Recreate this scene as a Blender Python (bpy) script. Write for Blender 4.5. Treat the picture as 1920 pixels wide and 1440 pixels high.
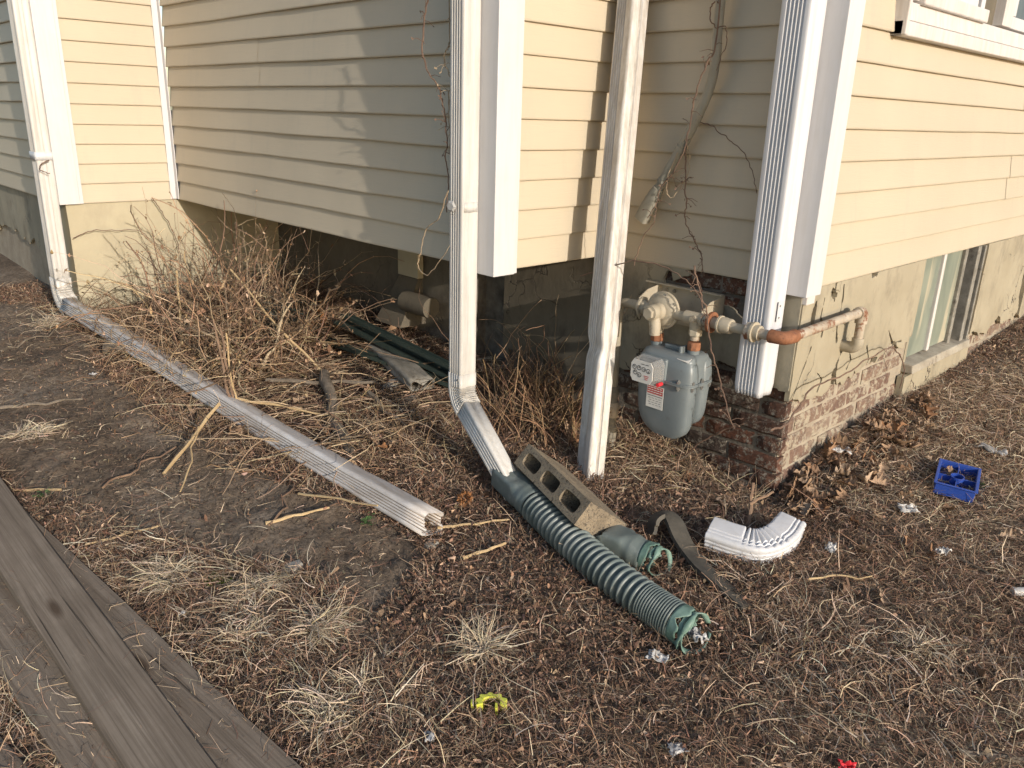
import bpy, math, random
import numpy as np
from mathutils import Vector, Matrix

rng = np.random.default_rng(7)
random.seed(7)
for o in list(bpy.data.objects):
    bpy.data.objects.remove(o)
scn = bpy.context.scene
COL = scn.collection

# ------------------------------------------------------------------ camera
CAM = np.array([-2.4933, -1.1953, 0.5168])
YAW, PIT, ROL = math.radians(45.7596), math.radians(18.628), math.radians(1.7795)
FPX = 1497.6348
_f = np.array([math.cos(YAW)*math.cos(PIT), math.sin(YAW)*math.cos(PIT), -math.sin(PIT)])
_r = np.array([math.sin(YAW), -math.cos(YAW), 0.0])
_u = np.cross(_r, _f)
R2 = math.cos(ROL)*_r + math.sin(ROL)*_u
U2 = -math.sin(ROL)*_r + math.cos(ROL)*_u
cd = bpy.data.cameras.new('camera')
cam = bpy.data.objects.new('camera', cd)
COL.objects.link(cam)
cd.sensor_width = 36.0
cd.lens = 36.0*FPX/1920.0
cd.clip_start = 0.02
cd.clip_end = 400.0
cam.matrix_world = Matrix(((R2[0], U2[0], -_f[0], CAM[0]), (R2[1], U2[1], -_f[1], CAM[1]),
                           (R2[2], U2[2], -_f[2], CAM[2]), (0, 0, 0, 1)))
scn.camera = cam

# ------------------------------------------------------------------ world, sun, exposure
SUNDIR = Vector((0.150, 1.0, -0.285)).normalized()      # the way the light travels
w = bpy.data.worlds.new('World')
scn.world = w
w.use_nodes = True
nt = w.node_tree
sky = nt.nodes.new('ShaderNodeTexSky')
sky.sky_type = 'NISHITA'
sky.sun_disc = False
sky.sun_elevation = math.asin(-SUNDIR.z)
sky.sun_rotation = math.atan2(-SUNDIR.x, -SUNDIR.y)
sky.dust_density = 1.2
bg = nt.nodes['Background']
nt.links.new(sky.outputs[0], bg.inputs[0])
bg.inputs[1].default_value = 0.15
sl = bpy.data.lights.new('sun', 'SUN')
sl.energy = 3.4
sl.angle = math.radians(0.6)
sl.color = (1.0, 0.915, 0.805)
so = bpy.data.objects.new('sun', sl)
COL.objects.link(so)
so.rotation_euler = SUNDIR.to_track_quat('-Z', 'Y').to_euler()
vs = scn.view_settings
vs.view_transform = 'Standard'
vs.look = 'None'
vs.exposure = 0.37
vs.gamma = 1.0
vs.use_curve_mapping = False

# ------------------------------------------------------------------ layout numbers
S = 0.1016                              # one siding course
A_, B_, C_, D_ = 0.832, 0.624, 2.717, 1.230
YL = A_ + C_                            # plane of the far left sunlit wall


# ------------------------------------------------------------------ noise + ground height
_tab = np.random.default_rng(3).random((256, 256))


def vn(x, y, f=1.0, seed=0):
    x = np.asarray(x, float)*f + seed*17.3
    y = np.asarray(y, float)*f + seed*9.7
    i, j = np.floor(x).astype(int), np.floor(y).astype(int)
    a, b = x-i, y-j
    a, b = a*a*(3-2*a), b*b*(3-2*b)
    t = lambda p, q: _tab[p % 256, q % 256]
    return (t(i, j)*(1-a)*(1-b) + t(i+1, j)*a*(1-b) + t(i, j+1)*(1-a)*b + t(i+1, j+1)*a*b)*2-1


def fbm(x, y, f, o=4, seed=0, g=.5):
    r, am = 0, 1.0
    for k in range(o):
        r = r + am*vn(x, y, f*2**k, seed+k)
        am *= g
    return r


def G0(x, y):
    x = np.asarray(x, float)
    y = np.asarray(y, float)
    X = 5*np.tanh(x/5)
    Y = 6*np.tanh(y/6)
    z = -0.73 + 0.08*X + 0.07*Y
    z = z - .055*np.exp(-((x+.02)/.20)**2-((y-.08)/.32)**2)
    return z + 0.045*np.exp(-((x-.75)/.55)**2-((y+.02)/.25)**2)


def G(x, y):
    return G0(x, y) + .010*fbm(x, y, 2.3, 2, 1)


def ground_point(px, py, h=0.0):
    """point on the ground plane (raised by h) seen at a photo pixel"""
    d = R2*(px-960)/FPX - U2*(py-720)/FPX + _f
    n = np.array([-.08, -.07, 1.0])
    t = (-.73+h - n@CAM)/(n@d)
    return CAM + d*t


def wall_point(px, py, x=None, y=None):
    d = R2*(px-960)/FPX - U2*(py-720)/FPX + _f
    t = (x-CAM[0])/d[0] if x is not None else (y-CAM[1])/d[1]
    return CAM + d*t


# ------------------------------------------------------------------ mesh helpers
BASE = {}


class MB:
    def __init__(s):
        s.v, s.f, s.gf = [], [], []

    def add(s, vs_, fs_):
        n = len(s.v)
        s.v += [tuple(map(float, p)) for p in vs_]
        s.f += [tuple(i+n for i in f) for f in fs_]

    def box(s, x0, x1, y0, y1, z0, z1):
        s.add([(x, y, z) for z in (z0, z1) for y in (y0, y1) for x in (x0, x1)],
              [(0, 2, 3, 1), (4, 5, 7, 6), (0, 1, 5, 4), (2, 6, 7, 3), (0, 4, 6, 2), (1, 3, 7, 5)])

    def obox(s, c, ax, ay, az):
        c, ax, ay, az = map(np.asarray, (c, ax, ay, az))
        s.add([c+i*ax+j*ay+k*az for k in (-1, 1) for j in (-1, 1) for i in (-1, 1)],
              [(0, 2, 3, 1), (4, 5, 7, 6), (0, 1, 5, 4), (2, 6, 7, 3), (0, 4, 6, 2), (1, 3, 7, 5)])

    def rings(s, rs, closed=True, cap0=False, cap1=False):
        n = len(rs[0])
        vs_ = [p for r in rs for p in r]
        fs_ = []
        for i in range(len(rs)-1):
            for j in range(n if closed else n-1):
                k = (j+1) % n
                fs_.append((i*n+j, i*n+k, (i+1)*n+k, (i+1)*n+j))
        if cap0:
            fs_.append(tuple(range(n-1, -1, -1)))
        if cap1:
            fs_.append(tuple((len(rs)-1)*n+j for j in range(n)))
        s.add(vs_, fs_)

    def tube(s, path, rad, n=8, caps=True):
        path = [np.asarray(p, float) for p in path]
        rad = [rad]*len(path) if np.isscalar(rad) else rad
        rs = []
        prev = None
        for i, p in enumerate(path):
            t = path[min(i+1, len(path)-1)]-path[max(i-1, 0)]
            t = t/(np.linalg.norm(t)+1e-12)
            if prev is None:
                prev = np.array([0, 0, 1.0]) if abs(t[2]) < .9 else np.array([1.0, 0, 0])
            u = prev - t*(prev@t)
            u /= np.linalg.norm(u)+1e-12
            v = np.cross(t, u)
            prev = u
            rs.append([p+rad[i]*(math.cos(2*math.pi*k/n)*u+math.sin(2*math.pi*k/n)*v) for k in range(n)])
        s.rings(rs, True, caps, caps)

    def cyl(s, p0, p1, r, n=16):
        s.tube([p0, p1], r, n)

    def prism(s, poly, z0, z1):
        n = len(poly)
        s.rings([[(x, y, z0) for x, y in poly], [(x, y, z1) for x, y in poly]], True, True, True)

    def build(s, name, mat, parent=None, smooth=False, solid=0, bevel=0, mat2=None):
        me = bpy.data.meshes.new(name)
        b = BASE.get(parent.name, np.zeros(3)) if parent else np.zeros(3)
        me.from_pydata([tuple(np.asarray(p)-b) for p in s.v], [], s.f)
        o = bpy.data.objects.new(name, me)
        COL.objects.link(o)
        if mat:
            me.materials.append(mat)
        if mat2:
            me.materials.append(mat2)
            for i in s.gf:
                me.polygons[i].material_index = 1
        if parent:
            o.parent = parent
            BASE[o.name] = b
        if smooth:
            me.shade_smooth()
            if smooth != 'all':
                me.set_sharp_from_angle(angle=math.radians(40))
        if bevel:
            m = o.modifiers.new('bevel', 'BEVEL')
            m.width = bevel
            m.segments = 2
            m.limit_method = 'ANGLE'
        if solid:
            m = o.modifiers.new('solid', 'SOLIDIFY')
            m.thickness = solid
            m.offset = -1
        return o


def tag(o, label, cat, group=None):
    o['label'] = label
    o['category'] = cat
    if group:
        o['group'] = group
    return o


def empty(name, base, label, cat, group=None):
    o = bpy.data.objects.new(name, None)
    COL.objects.link(o)
    o.location = tuple(map(float, base))
    o.empty_display_size = .05
    BASE[o.name] = np.asarray(base, float)
    return tag(o, label, cat, group)


def solo(mb, name, mat, base, label, cat, group=None, **k):
    """a thing that is one mesh, its origin at base"""
    base = np.asarray(base, float)
    mb.v = [tuple(np.asarray(p)-base) for p in mb.v]
    o = mb.build(name, mat, None, **k)
    o.location = tuple(base)
    return tag(o, label, cat, group)


def fast_mesh(name, V, F, colors=None, mat=None, parent=None):
    me = bpy.data.meshes.new(name)
    V = np.ascontiguousarray(V, np.float32)
    F = np.ascontiguousarray(F, np.int32)
    k = F.shape[1]
    me.vertices.add(len(V))
    me.vertices.foreach_set('co', V.ravel())
    me.loops.add(F.size)
    me.loops.foreach_set('vertex_index', F.ravel())
    me.polygons.add(len(F))
    me.polygons.foreach_set('loop_start', np.arange(0, F.size, k, dtype=np.int32))
    me.polygons.foreach_set('loop_total', np.full(len(F), k, np.int32))
    me.update(calc_edges=True)
    if colors is not None:
        at = me.color_attributes.new('tint', 'FLOAT_COLOR', 'POINT')
        c4 = np.ones((len(V), 4), np.float32)
        c4[:, :3] = colors
        at.data.foreach_set('color', c4.ravel())
    if mat:
        me.materials.append(mat)
    o = bpy.data.objects.new(name, me)
    COL.objects.link(o)
    if parent:
        o.parent = parent
    return o


# ------------------------------------------------------------------ materials
def mat_base(name, rough=.6, metallic=0.0, spec=.4):
    m = bpy.data.materials.new(name)
    m.use_nodes = True
    n = m.node_tree
    b = n.nodes['Principled BSDF']
    b.inputs['Roughness'].default_value = rough
    b.inputs['Metallic'].default_value = metallic
    b.inputs['Specular IOR Level'].default_value = spec
    return m, n, b


def N(nt_, kind, **k):
    n = nt_.nodes.new('ShaderNode'+kind)
    for a, v in k.items():
        if a in n.inputs.keys() if isinstance(a, str) else False:
            n.inputs[a].default_value = v
        else:
            setattr(n, a, v)
    return n


def coords(nt_, scale=(1, 1, 1), world=False):
    if world:
        t = nt_.nodes.new('ShaderNodeNewGeometry').outputs['Position']
    else:
        t = nt_.nodes.new('ShaderNodeTexCoord').outputs['Object']
    mp = nt_.nodes.new('ShaderNodeMapping')
    mp.inputs['Scale'].default_value = scale
    nt_.links.new(t, mp.inputs[0])
    return mp.outputs[0]


def noise(nt_, co, scale, detail=4, rough=.6, dist=0):
    n = nt_.nodes.new('ShaderNodeTexNoise')
    n.inputs['Scale'].default_value = scale
    n.inputs['Detail'].default_value = detail
    n.inputs['Roughness'].default_value = rough
    n.inputs['Distortion'].default_value = dist
    nt_.links.new(co, n.inputs['Vector'])
    return n.outputs[0]


def ramp(nt_, fac, stops):
    r = nt_.nodes.new('ShaderNodeValToRGB')
    els = r.color_ramp.elements
    while len(els) < len(stops):
        els.new(.5)
    for e, (p, c) in zip(els, stops):
        e.position = p
        e.color = (*c, 1) if len(c) == 3 else c
    nt_.links.new(fac, r.inputs[0])
    return r.outputs[0]


def mix(nt_, fac, a, b, mode='MIX'):
    m = nt_.nodes.new('ShaderNodeMix')
    m.data_type = 'RGBA'
    m.blend_type = mode
    for i, v in ((0, fac), (6, a), (7, b)):
        if hasattr(v, 'links') or hasattr(v, 'is_linked'):
            nt_.links.new(v, m.inputs[i])
        else:
            m.inputs[i].default_value = (*v, 1) if isinstance(v, tuple) else v
    return m.outputs[2]


def bump(nt_, b, h, strength=.3, dist=.002, prev=None):
    n = nt_.nodes.new('ShaderNodeBump')
    n.inputs['Strength'].default_value = strength
    n.inputs['Distance'].default_value = dist
    nt_.links.new(h, n.inputs['Height'])
    if prev is not None:
        nt_.links.new(prev, n.inputs['Normal'])
    nt_.links.new(n.outputs[0], b.inputs['Normal'])
    return n.outputs[0]


def g(v):
    return (v, v, v)


def mat_mottled(name, c1, c2, scale=6, rough=.6, bs=.2, bscale=60, bd=.002, metallic=0, spec=.4, lo=.35, hi=.65,
                c3=None, s3=25, f3=(.6, .7), stretch=(1, 1, 1), world=False):
    m, n, b = mat_base(name, rough, metallic, spec)
    co = coords(n, stretch, world)
    c = ramp(n, noise(n, co, scale, 5, .65), [(lo, c1), (hi, c2)])
    if c3:
        k = ramp(n, noise(n, co, s3, 5, .7), [(f3[0], g(0)), (f3[1], g(1))])
        c = mix(n, k, c, c3)
    n.links.new(c, b.inputs['Base Color'])
    if bs:
        bump(n, b, noise(n, co, bscale, 4, .6), bs, bd)
    return m


MT = {}


def siding_mat():
    m, n, b = mat_base('vinyl_siding', .52, 0, .35)
    co = coords(n)
    big = noise(n, co, 1.3, 4, .6)
    c = ramp(n, big, [(.3, (.448, .385, .290)), (.7, (.503, .432, .325))])
    st = noise(n, coords(n, (2.5, 2.5, 50)), 3.0, 5, .7, .4)
    c = mix(n, ramp(n, st, [(.52, g(0)), (.75, g(.35))]), c, (.40, .36, .29))
    gr = ramp(n, noise(n, coords(n, (5, 5, .8)), 2.2, 6, .7), [(.55, g(0)), (.80, g(.45))])
    c = mix(n, gr, c, (.37, .335, .275))
    n.links.new(c, b.inputs['Base Color'])
    h1 = noise(n, coords(n, (9, 9, 170)), 1.0, 4, .65, 1.2)
    bump(n, b, h1, .32, .0022)
    return m


MT['siding'] = siding_mat()


def white_mat(name, c, dirt, amount, streak=(30, 30, 2.5), rough=.42):
    m, n, b = mat_base(name, rough, 0, .4)
    co = coords(n, streak)
    k = ramp(n, noise(n, co, 1.6, 6, .7), [(.5-.12*amount, g(0)), (.78, g(min(1, amount)))])
    k2 = ramp(n, noise(n, coords(n), 9, 6, .7), [(.48, g(0)), (.72, g(min(1, .8*amount)))])
    col = mix(n, k, c, dirt)
    col = mix(n, k2, col, tuple(.5*x+.5*y for x, y in zip(c, dirt)))
    n.links.new(col, b.inputs['Base Color'])
    bump(n, b, noise(n, coords(n), 120, 3, .6), .08, .001)
    return m


MT['trim'] = white_mat('white_vinyl_trim', (.56, .55, .555), (.40, .37, .33), .3)
MT['spout_clean'] = white_mat('white_painted_metal', (.57, .57, .59), (.36, .33, .29), .35)
MT['spout_dull'] = white_mat('chalky_painted_metal', (.53, .52, .50), (.32, .28, .235), .6)
MT['spout_dirty'] = white_mat('dirt_streaked_painted_metal', (.58, .56, .53), (.27, .215, .16), .9)
MT['spout_soiled'] = white_mat('soiled_painted_metal', (.57, .55, .54), (.24, .185, .135), .85, (9, 2, 9))
MT['groove_grime'] = mat_mottled('grimy_groove', (.30, .27, .235), (.47, .44, .40), 14, .7, .2, 120, .001)
MT['groove_soil'] = mat_mottled('soil_filled_groove', (.12, .09, .065), (.24, .19, .14), 14, .8, .2, 120, .001)
MT['sill_white'] = white_mat('weathered_white_wood', (.60, .565, .54), (.43, .37, .32), .7)


def stucco_mat(name, c1, c2, stain, crack=True, amt=.75):
    m, n, b = mat_base(name, .85, 0, .2)
    co = coords(n)
    c = ramp(n, noise(n, co, 3.5, 6, .65), [(.3, c1), (.72, c2)])
    k = ramp(n, noise(n, coords(n, (1, 1, .55)), 6, 7, .72), [(.50, g(0)), (.66, g(amt))])
    c = mix(n, k, c, stain)
    h = noise(n, co, 45, 5, .6)
    nb = bump(n, b, h, .35, .004)
    if crack:
        v = n.nodes.new('ShaderNodeTexVoronoi')
        v.feature = 'DISTANCE_TO_EDGE'
        v.inputs['Scale'].default_value = 4.2
        dn = n.nodes.new('ShaderNodeTexNoise')
        dn.inputs['Scale'].default_value = 7
        dn.inputs['Detail'].default_value = 5
        n.links.new(co, dn.inputs['Vector'])
        ad = n.nodes.new('ShaderNodeVectorMath')
        ad.operation = 'MULTIPLY_ADD'
        ad.inputs[1].default_value = (.35, .35, .35)
        n.links.new(dn.outputs['Color'], ad.inputs[0])
        n.links.new(co, ad.inputs[2])
        n.links.new(ad.outputs[0], v.inputs['Vector'])
        line = ramp(n, v.outputs['Distance'], [(.004, g(1)), (.016, g(0))])
        msk = ramp(n, noise(n, co, 2.6, 3, .5), [(.52, g(0)), (.6, g(1))])
        lm = mix(n, 1.0, line, msk, 'MULTIPLY')
        c = mix(n, lm, c, (.09, .075, .06))
        bump(n, b, ramp(n, lm, [(0, g(1)), (1, g(0))]), .8, .006, nb)
    n.links.new(c, b.inputs['Base Color'])
    return m


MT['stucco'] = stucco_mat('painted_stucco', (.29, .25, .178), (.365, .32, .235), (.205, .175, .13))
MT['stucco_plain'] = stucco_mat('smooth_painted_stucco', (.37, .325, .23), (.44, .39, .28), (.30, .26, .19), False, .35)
MT['stucco_shaded'] = stucco_mat('shade_darkened_stucco', (.11, .094, .07), (.165, .14, .105), (.075, .063, .05))  # brown stucco under the bay, darkened further to carry the shade of the recess
MT['stucco_grey'] = stucco_mat('grey_peeling_stucco', (.26, .235, .18), (.35, .315, .24), (.18, .155, .12))


def brick_mat(name, cols, grime, ga, gs=14):
    m, n, b = mat_base(name, .9, 0, .15)
    oi = n.nodes.new('ShaderNodeObjectInfo')
    c = ramp(n, oi.outputs['Random'], [(i/(len(cols)-1), cc) for i, cc in enumerate(cols)])
    co = coords(n, (1, 1, 1), True)
    v = noise(n, co, 30, 5, .7)
    c = mix(n, ramp(n, v, [(.35, g(.45)), (.65, g(0))]), c, (.05, .035, .03))
    for i, gc in enumerate(grime):
        k = ramp(n, noise(n, co, gs*(1+.7*i), 7, .75), [(ga[i], g(0)), (ga[i]+.09, g(1))])
        c = mix(n, k, c, gc)
    n.links.new(c, b.inputs['Base Color'])
    bump(n, b, noise(n, coords(n, (1, 1, 2), True), 70, 5, .7), .9, .006)
    return m


MT['brick_dark'] = brick_mat('sooty_brick', [(.075, .046, .036), (.13, .055, .035), (.06, .045, .038), (.10, .065, .050), (.14, .060, .038)],
                             [(.23, .205, .17), (.035, .030, .027)], [.51, .55], 46)
MT['brick_pale'] = brick_mat('paint_worn_brick', [(.20, .125, .095), (.25, .175, .13), (.17, .10, .078), (.28, .21, .16)],
                             [(.36, .31, .235), (.33, .295, .25)], [.49, .57], 24)
MT['mortar'] = mat_mottled('mortar', (.085, .073, .06), (.19, .165, .135), 12, .95, .8, 80, .005)
MT['mortar_pale'] = mat_mottled('pale_mortar', (.27, .225, .17), (.36, .31, .24), 10, .95, .7, 80, .005)
MT['block'] = mat_mottled('concrete_block', (.20, .16, .112), (.31, .25, .175), 12, .95, 1.0, 190, .006, c3=(.10, .082, .064), s3=110, f3=(.53, .62))
MT['meter_grey'] = mat_mottled('meter_enamel', (.135, .157, .165), (.168, .190, .197), 5, .40, .2, 160, .001, spec=.5, c3=(.11, .11, .105), s3=22, f3=(.60, .78))
MT['gas_beige'] = mat_mottled('beige_painted_iron', (.34, .295, .22), (.43, .375, .285), 10, .55, .35, 140, .0015, c3=(.20, .14, .09), s3=34, f3=(.60, .74))
MT['gas_worn'] = mat_mottled('rust_flecked_pipe', (.33, .265, .195), (.44, .38, .30), 14, .6, .35, 140, .001, c3=(.19, .075, .035), s3=15, f3=(.52, .60))
MT['rust'] = mat_mottled('rusty_iron', (.17, .065, .03), (.30, .13, .065), 30, .75, .5, 200, .001, c3=(.09, .04, .03), s3=40, f3=(.55, .7))
MT['steel_dark'] = mat_mottled('dark_riser_pipe', (.13, .12, .10), (.30, .26, .20), 20, .6, .4, 120, .001)
MT['steel'] = mat_mottled('zinc_bolt', (.35, .34, .32), (.48, .47, .45), 40, .35, 0, metallic=.8)
MT['conduit'] = mat_mottled('grey_painted_conduit', (.25, .235, .19), (.31, .29, .235), 10, .55, .2, 100, .001, c3=(.17, .15, .11), s3=22, f3=(.6, .75))
MT['green_pipe'] = mat_mottled('green_plastic', (.105, .130, .122), (.16, .185, .175), 7, .46, .1, 90, .001, spec=.5, c3=(.27, .285, .265), s3=14, f3=(.52, .78))
MT['green_torn'] = mat_mottled('pale_torn_green_plastic', (.085, .155, .125), (.19, .28, .235), 14, .5, .2, 90, .001, c3=(.33, .40, .36), s3=20, f3=(.6, .75))
MT['green_metal'] = mat_mottled('dark_green_edging', (.020, .032, .028), (.04, .055, .046), 10, .5, .2, 90, .001, c3=(.12, .10, .07), s3=25, f3=(.58, .7))
MT['rubber'] = mat_mottled('weathered_black_rubber', (.045, .041, .034), (.10, .088, .07), 12, .7, .4, 120, .001, c3=(.17, .15, .115), s3=30, f3=(.64, .74))
MT['blue'] = mat_mottled('blue_plastic', (.018, .055, .29), (.03, .075, .34), 6, .38, .05, 90, .001, spec=.5, c3=(.10, .12, .25), s3=24, f3=(.66, .8))
MT['lime'] = mat_mottled('lime_plastic', (.60, .62, .07), (.70, .70, .13), 20, .45, .1, 150, .0005)
MT['red'] = mat_mottled('red_plastic', (.55, .02, .03), (.70, .04, .05), 15, .45, .2, 90, .001)
MT['plastic_white'] = mat_mottled('white_plastic_scrap', (.34, .33, .32), (.50, .49, .49), 25, .35, .3, 90, .002)
MT['paper'] = mat_mottled('weathered_paper', (.45, .43, .40), (.62, .60, .58), 30, .8, .4, 120, .002, c3=(.25, .24, .23), s3=70, f3=(.55, .62))
MT['stone'] = mat_mottled('grey_stone', (.22, .20, .175), (.36, .34, .30), 25, .85, .6, 120, .003)
MT['sill_wood'] = mat_mottled('weathered_sill', (.26, .225, .175), (.38, .34, .275), 9, .85, .5, 60, .003, c3=(.17, .14, .11), s3=22, f3=(.55, .68))
MT['tin_old'] = mat_mottled('dull_old_metal', (.16, .145, .12), (.27, .25, .215), 16, .6, .3, 100, .001, c3=(.09, .075, .06), s3=22, f3=(.55, .7))
MT['bark'] = mat_mottled('grey_bark', (.10, .08, .06), (.20, .165, .13), 18, .95, .9, 60, .004, stretch=(1, 1, 1))
MT['cutwood'] = mat_mottled('cut_wood', (.30, .20, .12), (.42, .30, .19), 40, .9, .3, 120, .001)
MT['straw_stalk'] = mat_mottled('dry_stalk', (.36, .25, .13), (.50, .37, .21), 14, .8, .3, 120, .001)
MT['twig'] = mat_mottled('brown_twig', (.15, .095, .065), (.26, .17, .11), 18, .85, .4, 120, .001)
MT['vine'] = mat_mottled('dry_vine', (.10, .06, .045), (.20, .13, .09), 18, .85, .3, 120, .001)
MT['vine_pale'] = mat_mottled('pale_dry_vine', (.27, .20, .13), (.40, .31, .21), 18, .85, .3, 120, .001)
MT['dark'] = mat_mottled('gap_shade_black', (.02, .018, .015), (.035, .03, .026), 6, .95, 0)  # near-black colour stands in for the shade deep in the window gap
MT['house_core'] = mat_mottled('wall_backing', (.10, .085, .06), (.14, .12, .09), 6, .95, 0)
MT['sticker_white'] = mat_mottled('label_white', (.58, .56, .52), (.66, .64, .60), 30, .5, 0)
MT['sticker_red'] = mat_mottled('label_red', (.42, .035, .035), (.50, .06, .055), 40, .5, 0)
MT['print_dark'] = mat_mottled('printed_dark', (.03, .03, .035), (.06, .06, .06), 40, .5, 0)
MT['moss'] = mat_mottled('moss', (.05, .065, .008), (.12, .14, .02), 40, .95, .6, 120, .003)
MT['weed'] = mat_mottled('green_weed', (.05, .10, .03), (.10, .17, .055), 30, .6, .1)
MT['cone'] = mat_mottled('orange_brown_seed_head', (.20, .085, .03), (.34, .16, .065), 30, .85, .2)


def leaf_mat():
    m, n, b = mat_base('dead_leaf', .8, 0, .25)
    oi = n.nodes.new('ShaderNodeObjectInfo')
    c = ramp(n, oi.outputs['Random'], [(0, (.20, .115, .065)), (.2, (.36, .25, .165)), (.4, (.25, .12, .055)), (.6, (.46, .34, .24)), (.8, (.30, .20, .13)), (1, (.13, .08, .055))])
    v = noise(n, coords(n), 40, 5, .7)
    c = mix(n, ramp(n, v, [(.4, g(0)), (.7, g(.6))]), c, (.12, .07, .045))
    n.links.new(c, b.inputs['Base Color'])
    bump(n, b, v, .4, .002)
    return m


MT['leaf'] = leaf_mat()


def tint_mat(name, rough=.75, trans=.0):
    m, n, b = mat_base(name, rough, 0, .25)
    a = n.nodes.new('ShaderNodeVertexColor')
    a.layer_name = 'tint'
    n.links.new(a.outputs[0], b.inputs['Base Color'])
    return m


MT['tint'] = tint_mat('dry_plant_fibre')


def wood_mat():
    m, n, b = mat_base('weathered_plank', .85, 0, .2)
    wide = noise(n, coords(n, (9, .5, 9)), 2.0, 4, .55, 1.4)
    gr = noise(n, coords(n, (70, 1.1, 70)), 2.0, 6, .7, .5)
    c = ramp(n, wide, [(.3, (.155, .123, .095)), (.5, (.215, .173, .135)), (.70, (.28, .232, .185))])
    c = mix(n, ramp(n, gr, [(.36, g(.6)), (.54, g(0))]), c, (.085, .064, .048))
    c = mix(n, ramp(n, gr, [(.58, g(0)), (.76, g(.5))]), c, (.30, .255, .21))
    oi = n.nodes.new('ShaderNodeObjectInfo')
    v = n.nodes.new('ShaderNodeTexVoronoi')
    v.inputs['Scale'].default_value = 1.0
    n.links.new(coords(n, (9, 2.4, 4)), v.inputs['Vector'])
    kn = ramp(n, v.outputs['Distance'], [(.06, g(1)), (.16, g(0))])
    c = mix(n, kn, c, (.085, .06, .042))
    pat = ramp(n, noise(n, coords(n), 5, 5, .65), [(.42, g(0)), (.7, g(.55))])
    c = mix(n, pat, c, (.135, .108, .082))
    n.links.new(c, b.inputs['Base Color'])
    cr = ramp(n, noise(n, coords(n, (34, .45, 34)), 1.3, 3, .5, .4), [(.640, g(1)), (.665, g(0))])
    c = mix(n, ramp(n, cr, [(0, g(.85)), (1, g(0))]), c, (.03, .024, .018))
    n.links.new(c, b.inputs['Base Color'])
    nb = bump(n, b, gr, .5, .004)
    bump(n, b, cr, .6, .005, nb)
    return m


MT['plank'] = wood_mat()


def soil_mat():
    m, n, b = mat_base('soil', .95, 0, .15)
    co = coords(n, (1, 1, 1), True)
    c = ramp(n, noise(n, co, 2.2, 7, .7), [(.3, (.10, .073, .053)), (.48, (.185, .14, .102)), (.68, (.29, .23, .175))])
    f = noise(n, co, 55, 6, .75)
    c = mix(n, ramp(n, f, [(.36, g(.75)), (.56, g(0))]), c, (.045, .034, .026))
    sp = ramp(n, noise(n, co, 170, 3, .6), [(.66, g(0)), (.72, g(.7))])
    c = mix(n, sp, c, (.30, .24, .16))
    n.links.new(c, b.inputs['Base Color'])
    bump(n, b, f, .7, .012)
    return m


MT['soil'] = soil_mat()


def glass_clear():
    m, n, b = mat_base('clear_plastic', .12, 0, .5)
    b.inputs['Base Color'].default_value = (.75, .74, .72, 1)
    t = n.nodes.new('ShaderNodeBsdfTransparent')
    x = n.nodes.new('ShaderNodeMixShader')
    x.inputs[0].default_value = .12
    n.links.new(t.outputs[0], x.inputs[1])
    n.links.new(b.outputs[0], x.inputs[2])
    n.links.new(x.outputs[0], n.nodes['Material Output'].inputs[0])
    return m


MT['clear'] = glass_clear()


def pane_mat(name, c1, c2, over):
    m, n, b = mat_base(name, .28, 0, .5)
    co = coords(n)
    c = ramp(n, noise(n, coords(n, (1, 1, .45)), 7, 4, .6, .6), [(.35, c1), (.65, c2)])
    if over:
        k = ramp(n, noise(n, coords(n, (1.6, 1, .5)), 3.4, 3, .5, .8), [(.585, g(0)), (.65, g(1))])
        c = mix(n, k, c, over)
    n.links.new(c, b.inputs['Base Color'])
    return m


MT['pane_fogged'] = pane_mat('paint_fogged_glass', (.17, .195, .16), (.25, .27, .215), (.42, .38, .28))
MT['pane_dark'] = pane_mat('house_glass', (.05, .055, .06), (.09, .10, .105), None)

# ------------------------------------------------------------------ ground
ax = np.concatenate([-np.geomspace(60, 3.0, 26), np.arange(-2.9, 3.2, .014), np.geomspace(3.3, 60, 26)])
ay = np.concatenate([-np.geomspace(60, 1.8, 28), np.arange(-1.7, 4.6, .014), np.geomspace(4.7, 60, 24)])
GX, GY = np.meshgrid(ax, ay, indexing='ij')
near = (np.abs(GX) < 3.2) & (GY > -1.75) & (GY < 4.65)
GZ = G(GX, GY) + np.where(near, .0075*fbm(GX, GY, 9, 3, 5, .6) + .0035*vn(GX, GY, 60, 9) - .003, 0)
nx, ny = len(ax), len(ay)
idx = np.arange(nx*ny).reshape(nx, ny)
gf = np.stack([idx[:-1, :-1], idx[1:, :-1], idx[1:, 1:], idx[:-1, 1:]], -1).reshape(-1, 4)
ground = fast_mesh('ground', np.stack([GX, GY, GZ], -1).reshape(-1, 3), gf, None, MT['soil'])
ground['kind'] = 'structure'
ground.data.shade_smooth()

# ------------------------------------------------------------------ house
TOP = 19*S
house = empty('house', (0, 0, -.73), 'cream vinyl sided house with white corner posts and a stucco and brick foundation', 'house')


class Wall:
    """a wall plane; P(t, out, z): t along the wall, out away from the house"""
    def __init__(s, kind, c):
        s.kind, s.c = kind, c

    def P(s, t, out, z):
        return (s.c-out, t, z) if s.kind == 'x' else (t, s.c-out, z)


WC, WR, WB1, WB2, WL1, WL0 = Wall('x', 0), Wall('y', 0), Wall('y', A_), Wall('x', -B_), Wall('y', YL), Wall('x', -D_)


def wallbox(mb, W, t0, t1, o0, o1, z0, z1):
    p, q_ = W.P(t0, o0, z0), W.P(t1, o1, z1)
    mb.box(min(p[0], q_[0]), max(p[0], q_[0]), min(p[1], q_[1]), max(p[1], q_[1]), z0, z1)


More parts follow.
